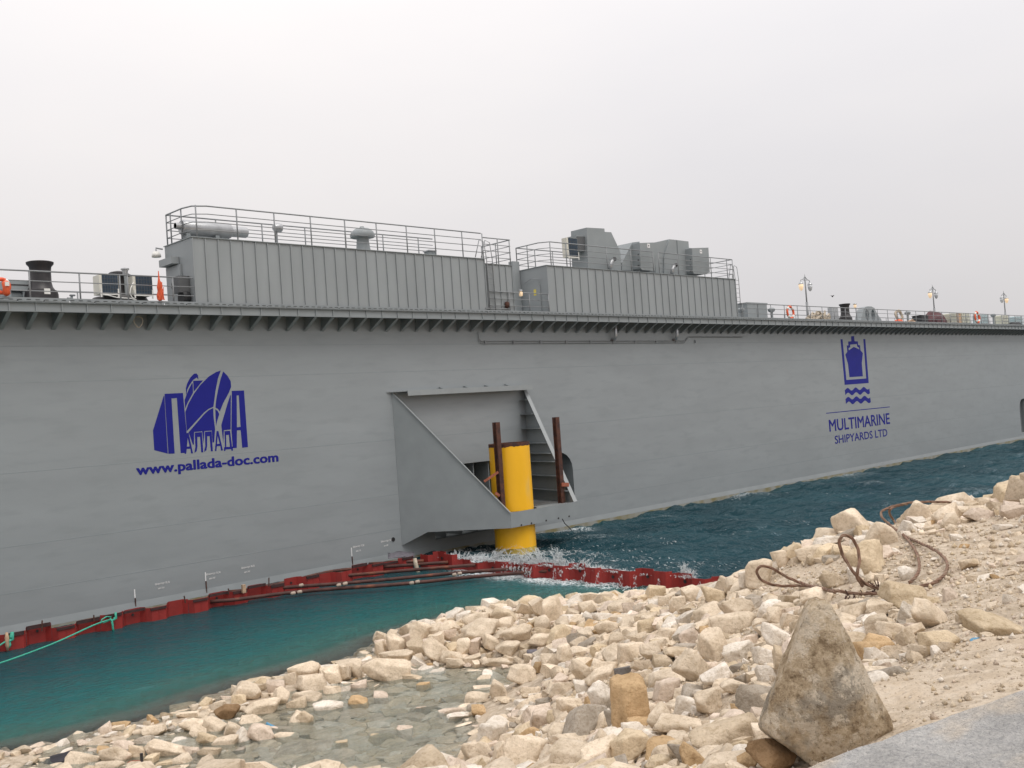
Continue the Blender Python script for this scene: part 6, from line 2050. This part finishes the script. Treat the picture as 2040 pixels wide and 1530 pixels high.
def boulder_material():
    B = bpy.data.materials.new('weathered_boulder')
    B.use_nodes = True
    nt = B.node_tree
    b = nt.nodes['Principled BSDF']; b.inputs['Roughness'].default_value = .95; b.inputs['Specular IOR Level'].default_value = .12
    N, K = nt.nodes.new, nt.links.new
    tc = N('ShaderNodeTexCoord'); vec = tc.outputs['Object']
    def nz(scale, det=8, rough=.65):
        n = N('ShaderNodeTexNoise'); n.inputs['Scale'].default_value = scale; n.inputs['Detail'].default_value = det; n.inputs['Roughness'].default_value = rough; K(vec, n.inputs['Vector']); return n.outputs['Fac']
    def rp(src, stops):
        r = N('ShaderNodeValToRGB'); e = r.color_ramp.elements
        e[0].position, e[0].color = stops[0][0], (*stops[0][1], 1); e[1].position, e[1].color = stops[-1][0], (*stops[-1][1], 1)
        for p, c in stops[1:-1]: q = e.new(p); q.color = (*c, 1)
        K(src, r.inputs['Fac']); return r.outputs['Color']
    base = rp(nz(6.0, 12, .74), [(.38, (.27, .195, .12)), (.45, (.48, .37, .245)), (.52, (.61, .49, .345)), (.60, (.72, .61, .47))])
    grey = rp(nz(2.2, 6), [(.52, (0, 0, 0)), (.60, (.7, .7, .7))])
    m1 = N('ShaderNodeMixRGB'); K(grey, m1.inputs[0]); K(base, m1.inputs[1]); m1.inputs[2].default_value = (.30, .275, .235, 1)
    pale = rp(nz(7.0, 12, .74), [(.52, (0, 0, 0)), (.565, (.95, .95, .95))])
    m2 = N('ShaderNodeMixRGB'); K(pale, m2.inputs[0]); K(m1.outputs[0], m2.inputs[1]); m2.inputs[2].default_value = (.72, .62, .49, 1)
    pit = rp(nz(38, 8, .75), [(.36, (.42, .38, .34)), (.46, (1, 1, 1))])
    m3 = N('ShaderNodeMixRGB'); m3.blend_type = 'MULTIPLY'; m3.inputs[0].default_value = .85; K(m2.outputs[0], m3.inputs[1]); K(pit, m3.inputs[2])
    K(m3.outputs[0], b.inputs['Base Color'])
    bp = N('ShaderNodeBump'); bp.inputs['Strength'].default_value = 1.0; bp.inputs['Distance'].default_value = .05
    K(nz(16, 12, .72), bp.inputs['Height']); K(bp.outputs[0], b.inputs['Normal'])
    return B


M['boulder'] = boulder_material()
dB = 5.7
def big_boulder():
    """one block broken along flat faces; half sizes in metres, faces as (right, away, up), share of the half size"""
    d = 5.0
    hx, hy, hz = 128 * d / F, 105 * d / F, 172 * d / F
    planes = [((-.885, .10, .466), .676), ((.818, .05, .575), .587), ((-.463, .0, .888), .92), ((0, 0, 1), .985), ((-1, .1, 0), 1.0), ((1, .1, 0), 1.0), ((-.49, -.1, -.871), .926), ((0, 0, -1), .97),
              ((-.42, -.86, .30), .52), ((.60, -.70, .38), .56), ((.08, -.985, .02), .60), ((.02, -.80, .60), .66), ((-.30, -.90, -.28), .66), ((.35, -.90, -.25), .70), ((-.78, -.55, .28), .66), ((0, 1, .25), .7), ((.6, .75, .3), .72), ((-.6, .75, .3), .72)]
    bm = bmesh.new()
    bmesh.ops.create_icosphere(bm, subdivisions=6, radius=1)
    co = np.array([v.co[:] for v in bm.verts])
    nrm = np.array([p[0] for p in planes], float); nrm /= np.linalg.norm(nrm, axis=1)[:, None]
    dist = np.array([p[1] for p in planes])
    dots = co @ nrm.T
    cand = np.where(dots > .04, dist / np.maximum(dots, .04), 9.0)
    k = 58.0
    rad = -np.log(np.exp(-k * np.minimum(cand, 3)).sum(1)) / k
    for i, v in enumerate(bm.verts):
        p = Vector(co[i] * rad[i])
        q = noise.noise(p * 1.7) * .022 + noise.noise(p * 4.2 + Vector((4, 0, 0))) * .020 - abs(noise.noise(p * 6.5 + Vector((0, 4, 0)))) * .022 + noise.noise(p * 15) * .010 + noise.noise(p * 34) * .006
        p = p * (1 + q)
        v.co = Vector((p.x * hx, p.y * hy, p.z * hz))
    me = bpy.data.meshes.new('boulder'); bm.to_mesh(me); bm.free(); me.shade_smooth(); me.materials.append(M['boulder'])
    o = bpy.data.objects.new('boulder', me); COL.objects.link(o)
    mm = Matrix.Identity(4)
    c_ = at_depth(1645, 1364, d)
    for i in range(3): mm[i][0], mm[i][1], mm[i][2], mm[i][3] = RV[i], FV[i], UV[i], c_[i]
    o.matrix_world = mm
    props(o, 'big brown weathered boulder, pointed at the top, standing at the edge of the quay', 'boulder')


big_boulder()
dO = hit_terrain(1255, 1462)
carve('boulder', 'tall orange brown block standing upright among paler rocks', (1255.5, 1406), 78, 116, dO,
      [((-1, 0, .02), .62), ((1, 0, .05), .66), ((-.75, -.7, .05), .60), ((.1, -1, .05), .62), ((.6, -.8, 0), .66), ((0, 1, 0), .6), ((-.1, -.1, 1), .92), ((0, -.5, 1), .95), ((.2, 0, -1), .92), ((-.6, 0, -1), .95), ((.7, -.2, .8), .95)], 'o', 9, M['rock'], 4, depth=70)

# names of relation for the labels
LAND = [('the big brown boulder', 1640, 1372), ('the upright orange block', 1255, 1406), ('the rusty wire rope', 1745, 1150), ('the bottom left corner', 90, 1500), ('the red piling end', 1475, 1165), ('the water corner by the pile', 1050, 1215), ('the shallow pool', 850, 1430), ('the blue litter', 1940, 1276), ('the black sheeting', 105, 1515)]
ORD = ['', 'second ', 'third ', 'fourth ', 'fifth ', 'sixth ', 'seventh ', 'eighth ', 'ninth ', 'tenth ', 'eleventh ', 'twelfth ']
ORD += ['%s ' % w for w in ('thirteenth', 'fourteenth', 'fifteenth', 'sixteenth', 'seventeenth', 'eighteenth', 'nineteenth', 'twentieth')]
used = {}
own_sorted = []
for i in OWN:
    r_ = ROCKS[i]
    lm = min(LAND, key=lambda L_: (L_[1] - r_['px']) ** 2 + (L_[2] - r_['py']) ** 2)
    r_['lm'] = lm
    r_['ld'] = math.hypot(lm[1] - r_['px'], lm[2] - r_['py'])
    own_sorted.append(i)
own_sorted.sort(key=lambda i: ROCKS[i]['ld'])
for i in own_sorted:
    r_ = ROCKS[i]
    s = r_['size']
    sz = 'large' if s > 95 else 'middling' if s > 52 else 'small'
    a = r_['half']
    ar = a[2] / max(a[0], .01)
    sh = 'flat' if ar < .55 else 'tall' if ar > 1.15 else 'tilted' if abs(r_['rot']) > 18 else 'blocky'
    dx, dy = r_['px'] - r_['lm'][1], r_['py'] - r_['lm'][2]
    rel = ('right of' if dx > 0 else 'left of') if abs(dx) > abs(dy) * 1.2 else ('beyond' if dy < 0 else 'in front of')
    key = (sz, sh, r_['tone'], rel, r_['lm'][0])
    n = used.get(key, 0); used[key] = n + 1
    r_['label'] = '%s %s %s rock %s %s' % (sz, sh, TONEWORD[r_['tone']], rel, r_['lm'][0])
    if n: r_['label'] = '%s%s' % (ORD[min(n, len(ORD) - 1)], r_['label'])

for i in own_sorted:
    r_ = ROCKS[i]
    o = bpy.data.objects.new('rock', VARIANTS[rk.randrange(len(VARIANTS))])
    COL.objects.link(o)
    o.location = r_['c']
    o.rotation_euler = (rk.uniform(-.12, .12), r_['roll'], r_['yaw'])
    o.scale = r_['half']
    t = TONE[r_['tone']]
    v = rk.uniform(.9, 1.1)
    o.color = (t[0] * v, t[1] * v, t[2] * v, 1)
    props(o, r_['label'], 'rock', 'limestone rocks of the shore')

# the rest of the rubble, one mass
V_, F_, T_ = [], [], []
off = 0
for i, r_ in enumerate(ROCKS):
    if i in OWN: continue
    co, fs = MIDV[rk.randrange(16)] if (r_.get('flat') and max(r_['half']) > .14) or max(r_['half']) * F / max(r_['d'], 2) > 24 and r_['size'] > 0 else LOWV[rk.randrange(len(LOWV))]
    Rm = np.array((Matrix.Rotation(r_['yaw'], 3, 'Z') @ Matrix.Rotation(r_['roll'], 3, 'Y') @ Matrix.Rotation(rk.uniform(-.3, .3), 3, 'X')))
    P = (co * np.array(r_['half'])) @ Rm.T + np.array(r_['c'])
    V_.append(P); F_.append(np.array(fs) + off); off += len(P)
    t = np.array(TONE[r_['tone']]) * rk.uniform(.85, 1.12)
    T_.append(np.tile(np.append(t, 1.0), (len(P), 1)))


def big_mesh(name, V, Fc, T, material, smooth=True):
    me = bpy.data.meshes.new(name)
    me.vertices.add(len(V)); me.vertices.foreach_set('co', V.reshape(-1))
    me.loops.add(Fc.size); me.loops.foreach_set('vertex_index', Fc.reshape(-1).astype(np.int32))
    me.polygons.add(len(Fc)); me.polygons.foreach_set('loop_start', np.arange(len(Fc)) * 3); me.polygons.foreach_set('loop_total', np.full(len(Fc), 3))
    me.update(calc_edges=True)
    if smooth: me.set_sharp_from_angle(angle=math.radians(38))
    a = me.attributes.new('tone', 'FLOAT_COLOR', 'POINT'); a.data.foreach_set('color', T.reshape(-1).astype(np.float32))
    me.materials.append(material)
    o = bpy.data.objects.new(name, me); COL.objects.link(o)
    return o


o = big_mesh('rubble', np.concatenate(V_), np.concatenate(F_), np.concatenate(T_), M['rockfill'])
props(o, 'loose limestone rubble filling the bank between the larger rocks', kind='stuff')
print('rocks', len(ROCKS), 'hand', NHAND, 'own', len(OWN))

# gravel and crumbs on the dirt
ng = 90000
X = np.array([rk.uniform(3, 26) for _ in range(ng)]); Y = np.array([rk.uniform(1.8, 16) for _ in range(ng)])
k_ = (Y > 2.35 - .17 * (np.minimum(X, 9) - 3.9)) & (rf.rand(ng) < np.clip(10.0 / np.hypot(X, Y), 0, 1))
X, Y = X[k_], Y[k_]
Z = ground_z(X, Y)
rr3 = (.005 + .026 * rf.rand(len(X)) ** 6) * np.clip(np.hypot(X, Y) / 9, .8, 1.7)
_bm = bmesh.new(); _bm.free()
base_v, base_f = OCT_V, OCT_F.tolist()
V_ = (base_v[None] * (rr3[:, None, None] * (.5 + 1.0 * rf.rand(len(X), 6, 1))) + np.stack([X, Y, Z + rr3 * .3], -1)[:, None, :])
F_ = np.array(base_f)[None] + (np.arange(len(X)) * len(base_v))[:, None, None]
tn = np.array([TONE[rk.choice('cccwttyp')] for _ in X]) * (.82 + .30 * rf.rand(len(X), 1))
T_ = np.repeat(np.concatenate([tn, np.ones((len(X), 1))], 1)[:, None, :], len(base_v), 1)
o = big_mesh('gravel', V_.reshape(-1, 3), F_.reshape(-1, 3), T_.reshape(-1, 4), M['rockfill'], False)
props(o, 'scattered limestone gravel on the dirt of the bank', kind='stuff')

# ------------------------------------------------------------------ twisted wire rope on the bank
def path3(pix, lift=0.10):
    """points given as (x, y, distance along the line of sight or None for lying on the ground)"""
    out = []
    for x, y, d in pix:
        px, py = 1440 + x / 3.4, 950 + y / 3.4
        g = min(hit_terrain(px, py) or 22, 22)
        d = g - .42 if d is None else min(d, g - .15)
        out.append(at_depth(px, py, d))
    for _ in range(2):
        D = [out[0]]
        for a, b in zip(out[:-1], out[1:]): D += [a.lerp(b, .25), a.lerp(b, .75)]
        D.append(out[-1]); out = D
    return out


cabs = []
d0 = (hit_terrain(1440 + 1000 / 3.4, 950 + 760 / 3.4) or 13) - .2
d1 = (hit_terrain(1440 + 500 / 3.4, 950 + 740 / 3.4) or 15) - .2
cb_ = thing('wire_rope', 'twisted rusty wire rope lying in big loops on the rocks at the right', 'wire rope', at_depth(1735, 1175, d0))
strands = [
    [(1075, 790, d0), (960, 790, d0), (860, 785, d0), (700, 765, d0 + .3), (560, 730, d1), (450, 690, d1), (350, 625, d1), (280, 602, d1), (235, 615, d1), (228, 655, d1), (260, 700, d1), (330, 735, d1), (440, 745, d1), (550, 735, d1), (640, 745, d1), (760, 780, d0)],
    [(1170, 762, d0), (1060, 755, d0), (980, 735, d0), (915, 680, d0), (860, 615, d0 + .1), (810, 530, d0 + .2), (785, 450, d0 + .2), (800, 400, d0 + .2), (840, 390, d0 + .2), (880, 415, d0 + .2), (915, 480, d0 + .2), (928, 560, d0 + .1), (915, 630, d0), (905, 680, d0), (950, 740, d0)],
    [(1170, 762, d0), (1280, 752, None), (1360, 742, None), (1440, 715, None), (1510, 660, None), (1528, 600, None), (1500, 540, None), (1430, 490, None), (1330, 445, None), (1230, 400, None), (1150, 340, None), (1075, 275, d0 + 5), (1068, 235, d0 + 5.2), (1110, 210, d0 + 5.4), (1210, 185, d0 + 5.6), (1300, 170, d0 + 5.8), (1420, 170, d0 + 6), (1520, 170, d0 + 6.2), (1600, 180, d0 + 6.3), (1650, 188, d0 + 6.4)],
    [(1265, 715, None), (1310, 680, None), (1335, 620, None), (1325, 540, None), (1285, 460, None), (1220, 390, None), (1160, 300, None), (1115, 230, d0 + 5.2), (1160, 200, d0 + 5.5), (1250, 182, d0 + 5.8)],
]
for s_ in strands:
    P3 = path3(s_)
    D = [P3[0]]
    for a, b in zip(P3[:-1], P3[1:]):
        n_ = max(1, int((b - a).length / .028))
        D += [a.lerp(b, (i_ + 1) / n_) for i_ in range(n_)]
    q = MB()
    for ph in (0, 2.09, 4.19):                # three strands laid round each other
        S_ = []
        for i_, p_ in enumerate(D):
            t_ = (D[min(i_ + 1, len(D) - 1)] - D[max(i_ - 1, 0)]).normalized()
            u_ = t_.orthogonal().normalized() if i_ == 0 else (u_ - t_ * u_.dot(t_)).normalized()
            w_ = t_.cross(u_)
            a_ = i_ * .42 + ph
            S_.append(p_ + (u_ * math.cos(a_) + w_ * math.sin(a_)) * .012 + Vector((0, 0, .012 * noise.noise(p_ * 4))))
        q.tube(S_, .0125, 5)
    q.build('rope_strand', M['cable'], cb_, smooth=True)
q = MB()
rq = random.Random(2)
for k in range(18):
    a = at_depth(1440 + (1045 + rq.uniform(-30, 30)) / 3.4, 950 + (765 + rq.uniform(-25, 20)) / 3.4, d0 - .05)
    q.beam(a, a + Vector((rq.uniform(-.12, .12), rq.uniform(-.1, .1), rq.uniform(-.04, .12))), .010, .010)
for k in range(10):
    a = at_depth(1440 + (900 + rq.uniform(-70, 70)) / 3.4, 950 + (800 + rq.uniform(-10, 10)) / 3.4, d0 - .05)
    q.beam(a, a + Vector((rq.uniform(-.1, .1), 0, rq.uniform(-.2, .1))), .010, .010)
q.build('frayed_end', M['rust'], cb_)['kind'] = 'stuff'

# ------------------------------------------------------------------ litter
def litter(name, label, cat, px, py, w, h, material, seed, flat=.4, lift=.03):
    d = hit_terrain(px, py) or 15
    s = d / F
    co, fs = rock_shape(seed, 3)
    co = co * np.array([w * s / 2, w * s * flat, h * s / 2])
    me = bpy.data.meshes.new(name); me.from_pydata(co.tolist(), [], fs); me.update(); me.shade_smooth(); me.materials.append(material)
    o = bpy.data.objects.new(name, me); COL.objects.link(o); o.location = at_depth(px, py, d - lift); o.rotation_euler = (0, 0, heading)
    props(o, label, cat); return o


litter('crumpled_packet', 'crumpled blue packet lying on the dirt at the right', 'litter', 1943, 1276, 22, 12, M['bluetrash'], 41)
litter('plastic_sheet', 'black plastic sheet half under water at the bottom left', 'sheeting', 105, 1517, 72, 24, M['fabric'], 42)
litter('torn_sheet', 'torn violet grey sheeting lying by the shallow pool', 'sheeting', 1068, 1302, 37, 21, M['slate'], 43)
litter('orange_board', 'orange scrap between rocks at the bottom left', 'litter', 266, 1519, 28, 6, M['orange'], 44, lift=.25)
litter('yellow_bag', 'small yellow scrap floating in the shallow pool', 'litter', 978, 1348, 20, 10, mat('yellow_scrap', (.5, .42, .05), .6), 45)
q = MB(); d = (hit_terrain(284, 1528) or 20) - .35
q.tube([at_depth(281.5, 1501, d), at_depth(284.5, 1540, d)], .035, 8)
o = q.build('black_rod', M['black']); props(o, 'thin black rod standing among the rocks at the bottom left', 'rod')
q = MB(); q.tube([at_depth(530 + k * 5.8, 1440.5 + 10.5 * (k / 4) ** .8, (hit_terrain(541, 1452) or 23) - .3) for k in range(5)], .035, 6)
o = q.build('blue_strap', M['bluetrash'], smooth=True); props(o, 'blue strap stretched between pale rocks at the water edge', 'strap')
